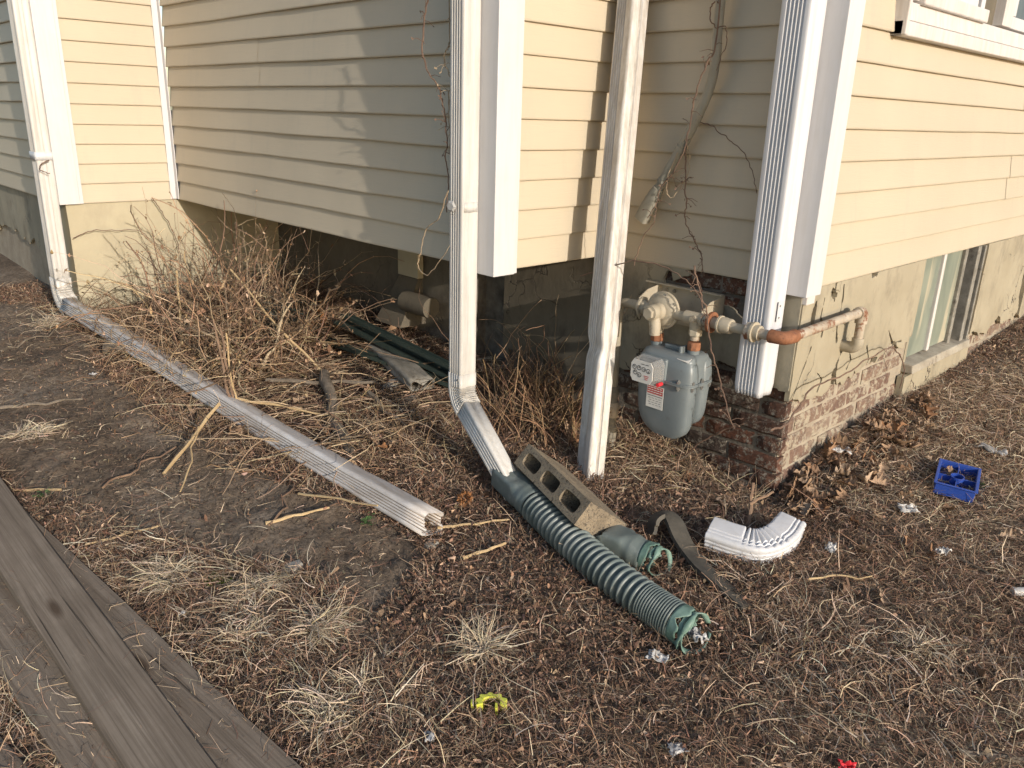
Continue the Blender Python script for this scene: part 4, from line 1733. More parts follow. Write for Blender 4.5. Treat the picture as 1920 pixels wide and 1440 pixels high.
# ------------------------------------------------------------------ lime plastic piece
lc_ = ground_point(922, 1330, .004)
lm = empty('plastic_clip', lc_, 'small lime green toothed plastic piece in the near grass', 'plastic piece')
m = MB()
outer, inner = [], []
for k in range(0, 25):
    a = math.radians(-25+230*k/24)
    r = .029 if k % 4 < 2 else .024
    outer.append((1.35*r*math.cos(a), 1.35*r*math.sin(a)))
    inner.append((.022*math.cos(a), .022*math.sin(a)))
xr = unit(R2*np.array([1, 1, 0]))
yr_ = np.array([-xr[1], xr[0], 0])
zz_ = unit(np.array([-.25, -.2, 1.0]))
q3 = lambda p, w_: lc_+xr*p[0]+yr_*p[1]*.8+zz_*w_
m.rings([[q3(i_, 0.0), q3(o_, 0.0), q3(o_, .034), q3(i_, .034)] for i_, o_ in zip(inner, outer)], True, True, True)
m.build('toothed_ring', MT['lime'], lm)
m = MB()
for k, u in enumerate((-.046, -.036, .012)):
    m.obox(lc_+xr*u+zz_*.012-yr_*(.01*(k == 2)), xr*.003, yr_*.008, zz_*.019)
m.obox(lc_+xr*-.030+zz_*.020, xr*.006, yr_*.005, zz_*.002)
m.build('prong', MT['lime'], lm)


# ------------------------------------------------------------------ litter
def crumple(c, su, sv, hgt, seed, rot=0, n=11):
    m_ = MB()
    rs_ = []
    ca, sa = math.cos(rot), math.sin(rot)
    for i in range(n):
        r_ = []
        for j in range(n):
            u, v = (i/(n-1)-.5)*su, (j/(n-1)-.5)*sv
            u += .14*su*vn(i*.55, j*.55, 1, seed)
            v += .14*sv*vn(i*.55, j*.55, 1, seed+3)
            r_.append((c[0]+u*ca-v*sa, c[1]+u*sa+v*ca, c[2]+hgt*(.6+.7*(.7*vn(i*.5, j*.5, 1, seed+6)+.4*vn(i*1.1, j*.9, 1, seed+8)))))
        rs_.append(r_)
    m_.rings(rs_, False)
    return m_


for nm, px, py, su, sv, hg, mt, lab, cat in (
        ('plastic_scrap', 1232, 1238, .04, .05, .012, 'paper', 'crumpled clear white plastic scrap below the torn pipe end', 'litter'),
        ('plastic_scrap', 1306, 1205, .04, .05, .03, 'plastic_white', 'crumpled plastic wrapper at the torn mouth of the corrugated pipe', 'litter'),
        ('paper_scrap', 1268, 1413, .035, .04, .010, 'plastic_white', 'white paper scrap near the bottom edge of the grass', 'litter'),
        ('paper_scrap', 805, 1395, .02, .03, .01, 'plastic_white', 'tiny white scrap in the grass left of the bottom middle', 'litter'),
        ('newspaper_scrap', 1572, 862, .10, .07, .02, 'paper', 'grey printed paper scrap lying on the leaf pile', 'litter'),
        ('plastic_bottle_scrap', 1855, 858, .10, .035, .025, 'plastic_white', 'flattened clear plastic scrap behind the blue tray', 'litter'),
        ('wrapper', 1700, 965, .05, .06, .02, 'paper', 'pale torn wrapper in the grass below the blue tray', 'litter'),
        ('wrapper', 1765, 1045, .045, .03, .02, 'paper', 'small pale wrapper in the grass at the right', 'litter'),
        ('red_scrap', 1585, 1452, .034, .024, .018, 'red', 'bright red plastic scrap at the bottom edge', 'litter'),
        ('paper_scrap', 1555, 1040, .05, .03, .02, 'paper', 'pale paper scrap right of the white elbow', 'litter'),
        ('paper_scrap', 343, 1165, .012, .02, .008, 'plastic_white', 'tiny white paper bit beside the straw tufts', 'litter'),
        ('paper_scrap', 175, 705, .03, .02, .010, 'plastic_white', 'small white scrap on the bare dirt left of the brush', 'litter'),
        ('wrapper', 555, 725, .05, .04, .02, 'tin_old', 'grey foil wrapper in the brush by the fallen branch', 'litter')):
    c = ground_point(px, py)
    c[2] = float(G(c[0], c[1]))+.012
    solo(crumple(c, su, sv, hg, px % 37, px*.37), nm, MT[mt], c, lab, cat, 'litter in the yard', smooth=True, solid=.0008)
# paper tube at the right edge
c = ground_point(1916, 1110, .015)
m = MB()
m.tube([c+np.array([-.02, .02, 0]), c+np.array([.06, -.05, .002])], .013, 14)
solo(m, 'plastic_tube', MT['plastic_white'], c, 'pale rolled tube at the right edge of the grass', 'litter', 'litter in the yard', smooth=True)

# chips and stones
for px, py, su, sv, h, lab in ((548, 1072, .055, .04, .018, 'flat grey stone chip on the bare soil'), (810, 1020, .05, .03, .012, 'flat stone chip at the open end of the lying downspout'),
                               (735, 725, .07, .06, .03, 'grey stone under the bay near the old metal piece'), (768, 750, .07, .05, .02, 'flat grey stone in the leaf litter under the bay')):
    c = ground_point(px, py)
    c[2] = float(G(c[0], c[1]))
    m = MB()
    a = px*.7
    ou = [(math.cos(k*math.pi/3.5+a)*su*(.55+.12*math.sin(k*2.1+px)), math.sin(k*math.pi/3.5+a)*sv*(.6+.1*math.cos(k*3.3))) for k in range(7)]
    m.rings([[(c[0]+x, c[1]+y, c[2]-.004) for x, y in ou], [(c[0]+x*1.02, c[1]+y*1.02, c[2]+h*.7) for x, y in ou], [(c[0]+x*.85, c[1]+y*.85, c[2]+h+.15*x) for x, y in ou]], True, True, True)
    solo(m, 'stone', MT['stone'], c, lab, 'stone', 'loose stones', bevel=.003)

# old flattened downspout under the bay, green edging strips
a, b_ = ground_point(735, 672, .04), ground_point(793, 722, .045)
m = MB()
t, sd, up = frame_of(b_-a)
Po = spout_profile(.100, .062, 3, 1, .003, .012)
fr = []
for s_ in np.linspace(-.6, 1, 12):
    fr.append((a+(b_-a)*s_, sd, up, 1.08, .8+.14*math.sin(4*s_)))
sweep(m, Po, fr)
n_ = len(Po)
for k in range(n_):
    u, v = Po[k]
    if v > 0:
        m.v[-n_+k] = tuple(np.array(m.v[-n_+k])-up*.022*math.exp(-(u/.02)**2))
solo(m, 'old_downspout_piece', MT['tin_old'], a, 'dull crushed piece of old downspout on the leaf litter under the bay', 'pipe', smooth=True, solid=.002)
for (p0, p1, h0, h1, wd, lab) in (((632, 603), (842, 706), .10, .055, .032, 'upper dark green metal strip lying under the bay'), ((645, 592), (842, 688), .13, .10, .022, 'rear dark green metal strip leaning under the bay'),
                                  ((600, 636), (842, 722), .05, .035, .026, 'lower dark green strip on the leaf litter under the bay')):
    a, b_ = ground_point(*p0, h0), ground_point(*p1, h1)
    t, sd, up = frame_of(b_-a)
    m = MB()
    m.rings([[q_ + sd*u + up*v for u, v in ((-wd, 0), (-wd, .016), (-wd+.004, .016), (-wd+.004, .004), (wd-.004, .004), (wd-.004, .016), (wd, .016), (wd, 0))] for q_ in (a, b_+(b_-a)*.12)], True, True, True)
    solo(m, 'metal_strip', MT['green_metal'], a, lab, 'metal strip', 'green metal strips under the bay')


# ------------------------------------------------------------------ sticks, branches, logs
def wig(p0, p1, amp, seed, n=9):
    p0, p1 = np.asarray(p0), np.asarray(p1)
    t_, sd_, up_ = frame_of(p1-p0)
    L_ = np.linalg.norm(p1-p0)
    return [p0+(p1-p0)*i/n + amp*L_*(sd_*(vn(i*.55, seed, 1, seed))+up_*.5*vn(i*.6, seed+4, 1, seed+2))*math.sin(math.pi*min(1, (i+.4)/n))**.5 for i in range(n+1)]


STK = [
    ('branch', (608, 702, .05), (657, 872, .025), .024, .022, 'bark', .05, 'thick sawn branch lying upright in the picture beside the lying downspout'),
    ('log', (203, 652, .035), (470, 690, .035), .026, .021, 'bark', .06, 'thick grey branch lying under the far part of the lying downspout'),
    ('branch', (500, 712, .05), (705, 716, .06), .009, .007, 'bark', .05, 'thin grey branch lying across the middle of the brush'),
    ('branch', (690, 735, .05), (760, 800, .02), .010, .006, 'bark', .08, 'short crooked branch near the crushed metal piece'),
    ('stalk', (306, 888, .012), (411, 757, .10), .0062, .0072, 'straw_stalk', .02, 'thick straw coloured stalk leaning on the lying downspout'),
    ('stalk', (336, 922, .012), (372, 800, .07), .0028, .0035, 'straw_stalk', .04, 'thin pale stalk beside the thick leaning stalk'),
    ('stalk', (446, 747, .07), (602, 777, .05), .006, .004, 'straw_stalk', .03, 'bright yellow stick lying behind the lying downspout'),
    ('stalk', (610, 705, .04), (432, 505, .40), .0065, .004, 'straw_stalk', .03, 'long straight stalk slanting up over the brush'),
    ('stalk', (344, 664, .03), (331, 508, .34), .0065, .005, 'straw_stalk', .03, 'tall pale stalk standing in the brush pile'),
    ('stalk', (366, 612, .05), (346, 470, .36), .005, .003, 'straw_stalk', .04, 'thin reddish stalk standing behind the tall pale stalk'),
    ('stalk', (438, 775, .03), (400, 600, .34), .006, .004, 'twig', .03, 'leftmost brown stalk of the upright bunch at the downspout'),
    ('stalk', (442, 770, .03), (412, 612, .33), .0055, .004, 'twig', .03, 'middle brown stalk of the upright bunch at the downspout'),
    ('stalk', (446, 772, .03), (424, 625, .30), .005, .003, 'straw_stalk', .03, 'rightmost stalk of the upright bunch at the downspout'),
    ('stalk', (372, 712, .03), (478, 612, .14), .0045, .005, 'straw_stalk', .03, 'tan stick slanting right above the downspout in the brush'),
    ('stick', (498, 981, .012), (618, 952, .016), .006, .0035, 'straw_stalk', .04, 'tan stick on bare soil left of the downspout end'),
    ('stick', (500, 985, .010), (552, 905, .018), .004, .003, 'twig', .12, 'curved brown twig on bare soil left of the downspout end'),
    ('stick', (560, 925, .02), (708, 948, .10), .0045, .003, 'straw_stalk', .05, 'thin stick resting over the near end of the lying downspout'),
    ('stick', (573, 1118, .012), (634, 1064, .03), .0045, .005, 'twig', .02, 'short brown stick between the stone chip and the straw tufts'),
    ('stick', (733, 1171, .012), (822, 1088, .014), .006, .004, 'twig', .02, 'straight grey brown stick in the middle of the soil'),
    ('stick', (378, 1158, .012), (466, 1270, .014), .007, .005, 'bark', .02, 'dark stick lying between the planks and straw tufts'),
    ('stick', (558, 1276, .012), (634, 1214, .014), .006, .004, 'twig', .02, 'dark broken stick below the straw tufts'),
    ('stick', (820, 990, .012), (955, 974, .016), .005, .003, 'straw_stalk', .03, 'tan stick right of the lying downspout end'),
    ('stick', (868, 1048, .014), (948, 1018, .02), .006, .004, 'straw_stalk', .03, 'short tan stick left of the corrugated pipe'),
    ('stick', (160, 1020, .012), (300, 985, .016), .004, .003, 'straw_stalk', .04, 'thin stick on the soil next to the planks'),
    ('stick', (90, 970, .012), (162, 1016, .014), .005, .003, 'twig', .03, 'brown twig touching the plank edge'),
    ('stick', (190, 915, .012), (330, 838, .016), .004, .003, 'twig', .08, 'thin twig on the bare dirt left of the leaning stalk'),
    ('stick', (20, 918, .010), (115, 918, .012), .005, .004, 'straw_stalk', .03, 'pale stick on the dirt at the left edge'),
    ('branch', (1402, 985, .01), (1412, 905, .13), .007, .005, 'twig', .03, 'upright forked twig standing behind the white elbow'),
    ('branch', (1405, 945, .075), (1450, 922, .10), .005, .004, 'twig', .05, 'side twig forking off behind the white elbow'),
    ('stick', (1790, 1410, .012), (1920, 1425, .014), .009, .007, 'bark', .03, 'grey stick in the bottom right corner'),
    ('stick', (1768, 1345, .012), (1790, 1378, .014), .008, .007, 'twig', .03, 'short wood chip near the bottom right corner'),
    ('stick', (1795, 1045, .012), (1870, 1085, .014), .007, .005, 'bark', .03, 'grey stick below the blue tray at the right'),
    ('stick', (1515, 1085, .03), (1635, 1080, .03), .003, .002, 'straw_stalk', .08, 'long thin stem arching right of the rubber strip'),
    ('stick', (0, 660, .012), (150, 600, .014), .005, .003, 'bark', .10, 'dark root on the dirt at the far left'),
    ('stick', (0, 765, .010), (155, 748, .014), .008, .004, 'bark', .06, 'dark root lying on the dirt at the left edge'),
]
for nm, a, b_, r0, r1, mt, amp, lab in STK:
    p0, p1 = ground_point(*a), ground_point(*b_)
    pts = wig(p0, p1, amp, int(a[0]) % 41 + 1)
    m = MB()
    k = len(pts)
    m.tube(pts, [r0+(r1-r0)*i/(k-1)+.12*r0*math.sin(i*2.3+a[0]) for i in range(k)], 9 if r0 > .012 else 6)
    o = solo(m, nm, MT[mt], p0, lab, 'branch' if nm in ('branch', 'log') else 'stick', 'sticks and branches', smooth=True)
    if r0 > .02:
        o.data.materials.append(MT['cutwood'])
        for pl in o.data.polygons:
            if len(pl.vertices) > 4:
                pl.material_index = 1

# ------------------------------------------------------------------ vines
VN = [
    ('x', -.715, [(802, 0), (793, 45), (800, 120), (820, 165), (830, 205), (836, 260), (832, 300), (840, 345), (836, 400)], .0030, 'vine', 'dark dry vine climbing the left side of the bay downspout', True),
    ('x', -.70, [(832, -40), (838, 40), (843, 80), (836, 110), (846, 150), (838, 190), (842, 240), (838, 290)], .0026, 'vine_pale', 'pale vine twisting beside the bay downspout', True),
    ('x', -.74, [(842, 360), (820, 410), (795, 430), (786, 470), (780, 500), (795, 515), (815, 500), (842, 462)], .0022, 'vine_pale', 'looping vine hanging below the bay siding edge', False),
    ('x', -.075, [(1352, -30), (1340, 60), (1330, 110), (1308, 165), (1296, 215), (1285, 265), (1262, 320), (1240, 350), (1232, 380), (1215, 410)], .0030, 'vine', 'dark vine wound along the grey conduit', True),
    ('x', -.07, [(1340, 5), (1330, 20), (1338, 50), (1358, 50), (1360, 85), (1345, 130)], .0022, 'vine', 'small vine loop round the top of the conduit', False),
    ('x', -.06, [(1285, 255), (1262, 300), (1250, 350), (1262, 370), (1285, 330), (1290, 290), (1280, 250)], .0022, 'vine_pale', 'pale vine loop hanging from the conduit', False),
    ('x', -.06, [(1283, 270), (1282, 330), (1288, 380), (1285, 410), (1298, 450), (1312, 480), (1318, 520)], .0028, 'vine', 'vine hanging from the conduit down to the siding edge', True),
    ('x', -.03, [(1300, 230), (1330, 235), (1365, 260), (1395, 290), (1412, 330), (1418, 360)], .0020, 'vine', 'thin vine crossing the siding right of the conduit', False),
    ('x', -.235, [(1300, 500), (1310, 545), (1322, 580), (1330, 640), (1345, 700), (1358, 750), (1378, 805)], .0030, 'vine', 'reddish vine hanging in front of the gas meter pipes', True),
    ('x', -.27, [(1085, 520), (1130, 506), (1190, 489), (1250, 503), (1290, 530), (1312, 560), (1325, 600)], .0026, 'vine', 'vine stretched across the leaning downspout to the meter', False),
    ('x', -.20, [(1185, 500), (1200, 450), (1225, 415), (1230, 380)], .0020, 'vine', 'thin vine rising from the meter to the conduit end', False),
    ('y', -.05, [(1440, 808), (1470, 795), (1500, 760), (1525, 725), (1580, 700), (1625, 672), (1664, 653), (1685, 660), (1694, 690), (1688, 730)], .0036, 'vine', 'reddish brown vine arching along the foot of the brick wall', False),
    ('x', -.07, [(1265, 880), (1300, 840), (1340, 815), (1390, 795), (1450, 790)], .0034, 'vine', 'brown vine running up from the ground to the brick corner', False),
    ('y', YL-.03, [(285, 372), (300, 392), (318, 420), (335, 460), (342, 510), (350, 560)], .0028, 'vine', 'thin stem standing against the sunlit stucco', False),
    ('y', YL-.04, [(137, 448), (170, 433), (215, 432), (262, 433), (290, 455), (330, 475)], .0024, 'vine', 'thin vine lying across the sunlit stucco', False),
    ('y', YL-.05, [(92, 302), (80, 306), (75, 318), (92, 325)], .0035, 'vine', 'dead twig caught on the far left downspout strap', False),
]
for kind, c, pts, r, mt, lab, leafy in VN:
    P_ = [wall_point(x, y, **{kind: c}) for x, y in pts]
    if pts[0][1] < 0:
        P_[0] = P_[0]+np.array([0, 0, .5])
    for p in P_:
        k = 0 if kind == 'x' else 1
        p[k] += .012*vn(p[2], p[1]+p[0], 9, 3)
    sp = spline(P_, 8*len(P_))
    sp = [p+.004*np.array([vn(i*.5, 1, 1, 3), vn(i*.5, 2, 1, 5), vn(i*.5, 3, 1, 7)]) for i, p in enumerate(sp)]
    m = MB()
    m.tube(sp, [r*(1-.4*i/len(sp)) for i in range(len(sp))], 5)
    rr = np.random.default_rng(len(lab))
    if leafy:
        for q_ in range(26):
            p = sp[rr.integers(2, len(sp)-1)]
            d_ = rr.normal(0, 1, 3)
            d_[1 if kind == 'x' else 0] *= 1.5
            d_ = unit(d_)*rr.uniform(.012, .05)
            m.tube([p, p+d_*.5+np.array([0, 0, .005]), p+d_], [r*.45, r*.35, r*.25], 4)
            u_ = unit(rr.normal(0, 1, 3))*.006
            e_ = p+d_
            m.add([e_-u_, e_+unit(d_)*.005, e_+u_, e_-unit(d_)*.004+u_*.3], [(0, 1, 2, 3)])
    solo(m, 'vine', MT[mt], sp[-1], lab, 'vine', 'dry vines', smooth=True)

# ------------------------------------------------------------------ scattered vegetation (uncountable)


def poly_mask(X, Y, poly):
    ins = np.zeros(len(X), bool)
    j = len(poly)-1
    for i in range(len(poly)):
        xi_, yi_ = poly[i][:2]
        xj, yj = poly[j][:2]
        c = ((yi_ > Y) != (yj > Y)) & (X < (xj-xi_)*(Y-yi_)/(yj-yi_+1e-12)+xi_)
        ins ^= c
        j = i
    return ins


gpoly = lambda pts: [ground_point(x, y) for x, y in pts]
BARE = gpoly([(-60, 560), (60, 560), (150, 640), (330, 800), (480, 860), (640, 960), (770, 1030), (770, 1120), (690, 1150), (560, 1060), (380, 1040), (230, 1000), (60, 930), (-60, 820)])
BARE2 = gpoly([(640, 1110), (800, 1050), (760, 1200), (670, 1230)])
DIRTR = gpoly([(1730, 690), (1850, 620), (1960, 600), (1960, 700), (1800, 720)])
VIEW = gpoly([(-60, 480), (1990, 480), (1990, 1470), (-60, 1470)])
BRUSH = gpoly([(190, 560), (350, 470), (560, 520), (640, 620), (800, 700), (830, 760), (700, 880), (500, 820), (330, 740)])
DARKR = gpoly([(620, 1000), (900, 960), (1330, 900), (1500, 1050), (1420, 1250), (1000, 1330), (760, 1280)])
FAR_R = gpoly([(1480, 900), (1960, 600), (1960, 1100), (1700, 1000)])


def occupied(X, Y):
    """inside the house"""
    h = (X > 0) & (Y > 0)
    h |= (X > -D_+.02) & (Y > YL-.0)
    return h


def scatter(n, density):
    X = rng.uniform(-2.75, 3.0, n)
    Y = rng.uniform(-1.5, 4.4, n)
    k = poly_mask(X, Y, VIEW) & ~occupied(X, Y)
    X, Y = X[k], Y[k]
    d = density(X, Y)
    k = rng.random(len(X)) < d
    return X[k], Y[k]


def soft(X, Y, poly, am=.07, sc=3.5, seed=1):
    return poly_mask(X+am*fbm(X, Y, sc, 3, seed), Y+am*fbm(X, Y, sc, 3, seed+5), poly)


def palette(n, cols, jit=.12):
    cols = np.array(cols)
    c = cols[rng.integers(0, len(cols), n)]
    return np.clip(c*(1+rng.normal(0, jit, (n, 1)))*(1+rng.normal(0, .04, (n, 3))), .01, .9)


def ribbons(name, X, Y, L, az, el, curl, wid, cols, lift=0.0, segs=3, daz=.35, parent=None, mat=None, base=None, floor=.002):
    n = len(X)
    Z = (G(X, Y) if base is None else base)+lift
    pts = [np.stack([X, Y, Z], -1)]
    a, e = az.copy(), el.copy()
    da = rng.normal(0, daz, n)
    for s_ in range(segs):
        st = (L/segs)[:, None]*np.stack([np.cos(a)*np.cos(e), np.sin(a)*np.cos(e), np.sin(e)], -1)
        p = pts[-1]+st
        p[:, 2] = np.maximum(p[:, 2], G(p[:, 0], p[:, 1])+floor)
        pts.append(p)
        a = a+da
        e = e-curl/segs
    tw = rng.uniform(-.9, .9, n)
    W_ = np.stack([-np.sin(az)*np.cos(tw), np.cos(az)*np.cos(tw), np.sin(tw)], -1)
    V_ = []
    for s_, p in enumerate(pts):
        f = 1-.65*s_/segs
        V_.append(p-W_*(wid*f)[:, None]*.5)
        V_.append(p+W_*(wid*f)[:, None]*.5)
    V_ = np.stack(V_, 1)
    m_ = V_.shape[1]
    off = (np.arange(n)*m_)[:, None]
    F_ = np.concatenate([off+np.array([2*s_, 2*s_+1, 2*s_+3, 2*s_+2])[None] for s_ in range(segs)])
    C_4 = np.repeat(cols, m_, 0)
    o_ = fast_mesh(name, V_.reshape(-1, 3), F_, C_4, mat or MT['tint'], parent)
    return o_


def crumbs(name, X, Y, size, cols, lift, stand=.5, base=None):
    """small bent leaf fragments"""
    n = len(X)
    Z = (G(X, Y) if base is None else base)+lift
    c = np.stack([X, Y, Z], -1)
    az = rng.uniform(0, 6.283, n)
    el = rng.normal(0, stand, n)
    d = np.stack([np.cos(az)*np.cos(el), np.sin(az)*np.cos(el), np.sin(el)], -1)
    r = rng.normal(0, 1, (n, 3))
    r[:, 2] *= stand
    wv_ = np.cross(d, r)
    wv_ = np.cross(d, np.cross(d, np.stack([-np.sin(az), np.cos(az), rng.normal(0, stand, n)], -1)))
    wv_ /= np.linalg.norm(wv_, axis=1)[:, None]+1e-9
    nn = np.cross(d, wv_)
    s_ = size[:, None]
    asp = rng.uniform(.14, .55, n)[:, None]
    bendv = rng.normal(0, .5, n)[:, None]
    V_ = np.stack([c-d*s_*.5-wv_*s_*asp*.25, c-d*s_*.5+wv_*s_*asp*.3, c+nn*s_*bendv-wv_*s_*asp*.6, c+nn*s_*bendv*.8+wv_*s_*asp*.55, c+d*s_*.5-wv_*s_*asp*.1, c+d*s_*.45+wv_*s_*asp*.15], 1)
    zmin = G(V_[..., 0], V_[..., 1])+.001
    V_[..., 2] = np.maximum(V_[..., 2], zmin)
    off = (np.arange(n)*6)[:, None]
    F_ = np.concatenate([off+np.array([0, 1, 3, 2])[None], off+np.array([2, 3, 5, 4])[None]])
    return fast_mesh(name, V_.reshape(-1, 3), F_, np.repeat(cols, 6, 0), MT['tint'])


def stuff(o, label, cat):
    o['kind'] = 'stuff'
    return tag(o, label, cat)


STRAW = [(.35, .255, .175), (.45, .345, .245), (.26, .18, .118), (.52, .41, .295), (.20, .13, .085), (.29, .19, .125)]
STRAW_P = [(.58, .48, .35), (.64, .545, .41), (.52, .41, .28), (.46, .35, .23)]
BROWN = [(.17, .097, .064), (.24, .142, .093), (.12, .07, .048), (.31, .195, .13), (.09, .055, .04), (.38, .265, .185), (.07, .045, .034)]
DARKB = [(.06, .042, .032), (.09, .062, .045), (.13, .085, .055)]


def dens_grass(X, Y):
    d = np.full(len(X), .80)
    d *= .62+.38*np.clip(.5+1.2*fbm(X, Y, 3.2, 3, 11), 0, 1)
    d[soft(X, Y, BARE)] *= .04
    d[soft(X, Y, BARE2, .04)] *= .25
    d[soft(X, Y, DIRTR, .06)] *= .3
    d[soft(X, Y, DARKR, .08)] *= .62
    d *= 1-.85*np.exp(-((X+.06)/.12)**2-((Y-.15)/.35)**2)
    far = np.hypot(X-CAM[0], Y-CAM[1])
    return d*np.clip(1.25-.14*far, .45, 1)


X, Y = scatter(850000, dens_grass)
n = len(X)
L = rng.gamma(3, .011, n)+.010
o = ribbons('dry_grass', X, Y, L, rng.uniform(0, 6.283, n), np.abs(rng.normal(.08, .42, n)), rng.normal(.6, .6, n), rng.uniform(.0012, .0028, n), palette(n, STRAW+BROWN[:4]+BROWN[:2], .28), rng.uniform(0, .020, n), 2, .4)
stuff(o, 'matted dry tan grass covering the yard', 'grass')
# long straws lying on top, combed in loose swathes
sw = lambda X, Y: dens_grass(X, Y)*np.clip(fbm(X, Y, 2.1, 3, 21)*2.0+.05, 0, 1)
X, Y = scatter(120000, sw)
n = len(X)
azb = 1.2*fbm(X, Y, 1.3, 2, 25)*2+.4
o = ribbons('long_straw', X, Y, rng.uniform(.04, .14, n), azb+rng.normal(0, .6, n), rng.uniform(.0, .30, n), rng.normal(.3, .35, n), rng.uniform(.0013, .0030, n), palette(n, STRAW[:4]+STRAW_P, .18), rng.uniform(.006, .030, n), 4, .25)
stuff(o, 'long pale straws lying over the grass in swathes', 'straw')


X, Y = scatter(420000, lambda X, Y: np.where(soft(X, Y, FAR_R, .12), .5, 0)*(1-.8*soft(X, Y, DIRTR, .06)))
n = len(X)
o = ribbons('trodden_grass', X, Y, rng.gamma(3, .010, n)+.010, rng.uniform(0, 6.283, n), np.abs(rng.normal(.05, .3, n)), rng.normal(.4, .4, n), rng.uniform(.0014, .0030, n), palette(n, STRAW[:2]+[STRAW[3]]+STRAW_P, .2), rng.uniform(.004, .020, n), 2, .3)
stuff(o, 'pale trodden dry grass along the right wall and round the blue tray', 'grass')


def dens_lit(X, Y):
    d = np.full(len(X), .75)
    d *= .35+.65*np.clip(.5+1.3*fbm(X, Y, 2.7, 3, 31), 0, 1)
    d[soft(X, Y, DARKR, .1)] = .95
    d[soft(X, Y, BARE)] *= .04
    d[soft(X, Y, FAR_R)] *= .45
    d[soft(X, Y, BRUSH)] = .9
    return d


X, Y = scatter(900000, dens_lit)
n = len(X)
o = crumbs('leaf_litter', X, Y, rng.gamma(2.4, .0028, n)+.003, palette(n, BROWN, .28), rng.uniform(.0, .020, n), .9)
stuff(o, 'crumbled reddish brown leaf litter among the grass', 'leaf litter')
# sparse crumbs, straw bits and clods on the bare dirt
X, Y = scatter(260000, lambda X, Y: np.where(soft(X, Y, BARE, .1) | soft(X, Y, DIRTR, .1), .05+.5*np.clip(fbm(X, Y, 4, 3, 41)-.10, 0, 1), 0))
n = len(X)
o = ribbons('straw_bits', X, Y, rng.gamma(2.5, .008, n)+.006, rng.uniform(0, 6.283, n), rng.uniform(-.05, .2, n), rng.normal(.2, .2, n), rng.uniform(.001, .0022, n), palette(n, STRAW+BROWN[:2]+STRAW_P[:1], .2), rng.uniform(0, .005, n), 2)
stuff(o, 'short straw bits strewn on the bare dirt', 'straw')
X, Y = scatter(330000, lambda X, Y: np.where(soft(X, Y, BARE, .1) | soft(X, Y, DIRTR, .1) | soft(X, Y, BARE2), .38, .06))
n = len(X)
o = crumbs('soil_crumbs', X, Y, rng.gamma(2.2, .0022, n)+.002, palette(n, DARKB+[(.16, .125, .09), (.22, .18, .13)], .2), rng.uniform(0, .003, n), .9)
stuff(o, 'small clods and grit on the bare dirt', 'soil crumbs')


# brush: tangled dead stems
def stems(name, P0, Ln, az, el, r0, cols, wob=.35, segs=9, grav=.25, sides=3):
    n = len(P0)
    pts = [P0]
    a, e = az.copy(), el.copy()
    for s_ in range(segs):
        a = a+rng.normal(0, wob, n)
        e = e+rng.normal(0, wob*.6, n)-grav/segs
        p = pts[-1]+(Ln/segs)[:, None]*np.stack([np.cos(a)*np.cos(e), np.sin(a)*np.cos(e), np.sin(e)], -1)
        gz = G(p[:, 0], p[:, 1])+.004
        e = np.where(p[:, 2] < gz, np.abs(e)*.5, e)
        p[:, 2] = np.maximum(p[:, 2], gz)
        p[:, 1] = np.where((p[:, 1] > YL-.02), YL-.02, p[:, 1])
        pts.append(p)
    V_ = []
    for s_, p in enumerate(pts):
        t_ = pts[min(s_+1, segs)]-pts[max(s_-1, 0)]
        t_ /= np.linalg.norm(t_, axis=1)[:, None]+1e-9
        u_ = np.cross(t_, np.array([.3, .5, .8]))
        u_ /= np.linalg.norm(u_, axis=1)[:, None]+1e-9
        v_ = np.cross(t_, u_)
        rr_ = (r0*(1-.6*s_/segs))[:, None]
        for k in range(sides):
            aa = 2*math.pi*k/sides
            V_.append(p+rr_*(math.cos(aa)*u_+math.sin(aa)*v_))
    V_ = np.stack(V_, 1)
    m_ = V_.shape[1]
    off = (np.arange(n)*m_)[:, None]
    F_ = []
    for s_ in range(segs):
        for k in range(sides):
            k2 = (k+1) % sides
            F_.append(off+np.array([s_*sides+k, s_*sides+k2, (s_+1)*sides+k2, (s_+1)*sides+k])[None])
    return fast_mesh(name, V_.reshape(-1, 3), np.concatenate(F_), np.repeat(cols, m_, 0), MT['tint']), pts


def in_poly(n, poly):
    P = np.array(poly)[:, :2]
    out = np.zeros((0, 2))
    lo, hi = P.min(0), P.max(0)
    while len(out) < n:
        q_ = rng.uniform(lo, hi, (4*n, 2))
        q_ = q_[poly_mask(q_[:, 0], q_[:, 1], poly)]
        out = np.concatenate([out, q_])
    return out[:n]


STEM = [(.30, .21, .135), (.38, .28, .185), (.22, .145, .095), (.47, .36, .245), (.17, .11, .075)]
BR1 = gpoly([(300, 625), (370, 580), (480, 575), (580, 610), (600, 680), (470, 725), (340, 690)])
xy = in_poly(980, BR1)
n = len(xy)
P0 = np.stack([xy[:, 0], xy[:, 1], G(xy[:, 0], xy[:, 1])+rng.uniform(0, .06, n)], -1)
o, bpts = stems('dead_brush', P0, np.minimum(rng.gamma(3, .13, n)+.1, .8), rng.uniform(0, 6.283, n), rng.uniform(.05, 1.35, n), .0012+rng.gamma(2, .0009, n), palette(n, STEM+[(.25, .15, .095)], .28), .36, 10, .9)
stuff(o, 'tangle of dead stems piled under the bay behind the lying downspout', 'brush')
allp = np.concatenate(bpts[3:])
tw0 = np.concatenate(bpts[2:9])
tw0 = tw0[rng.integers(0, len(tw0), 2600)]
n = len(tw0)
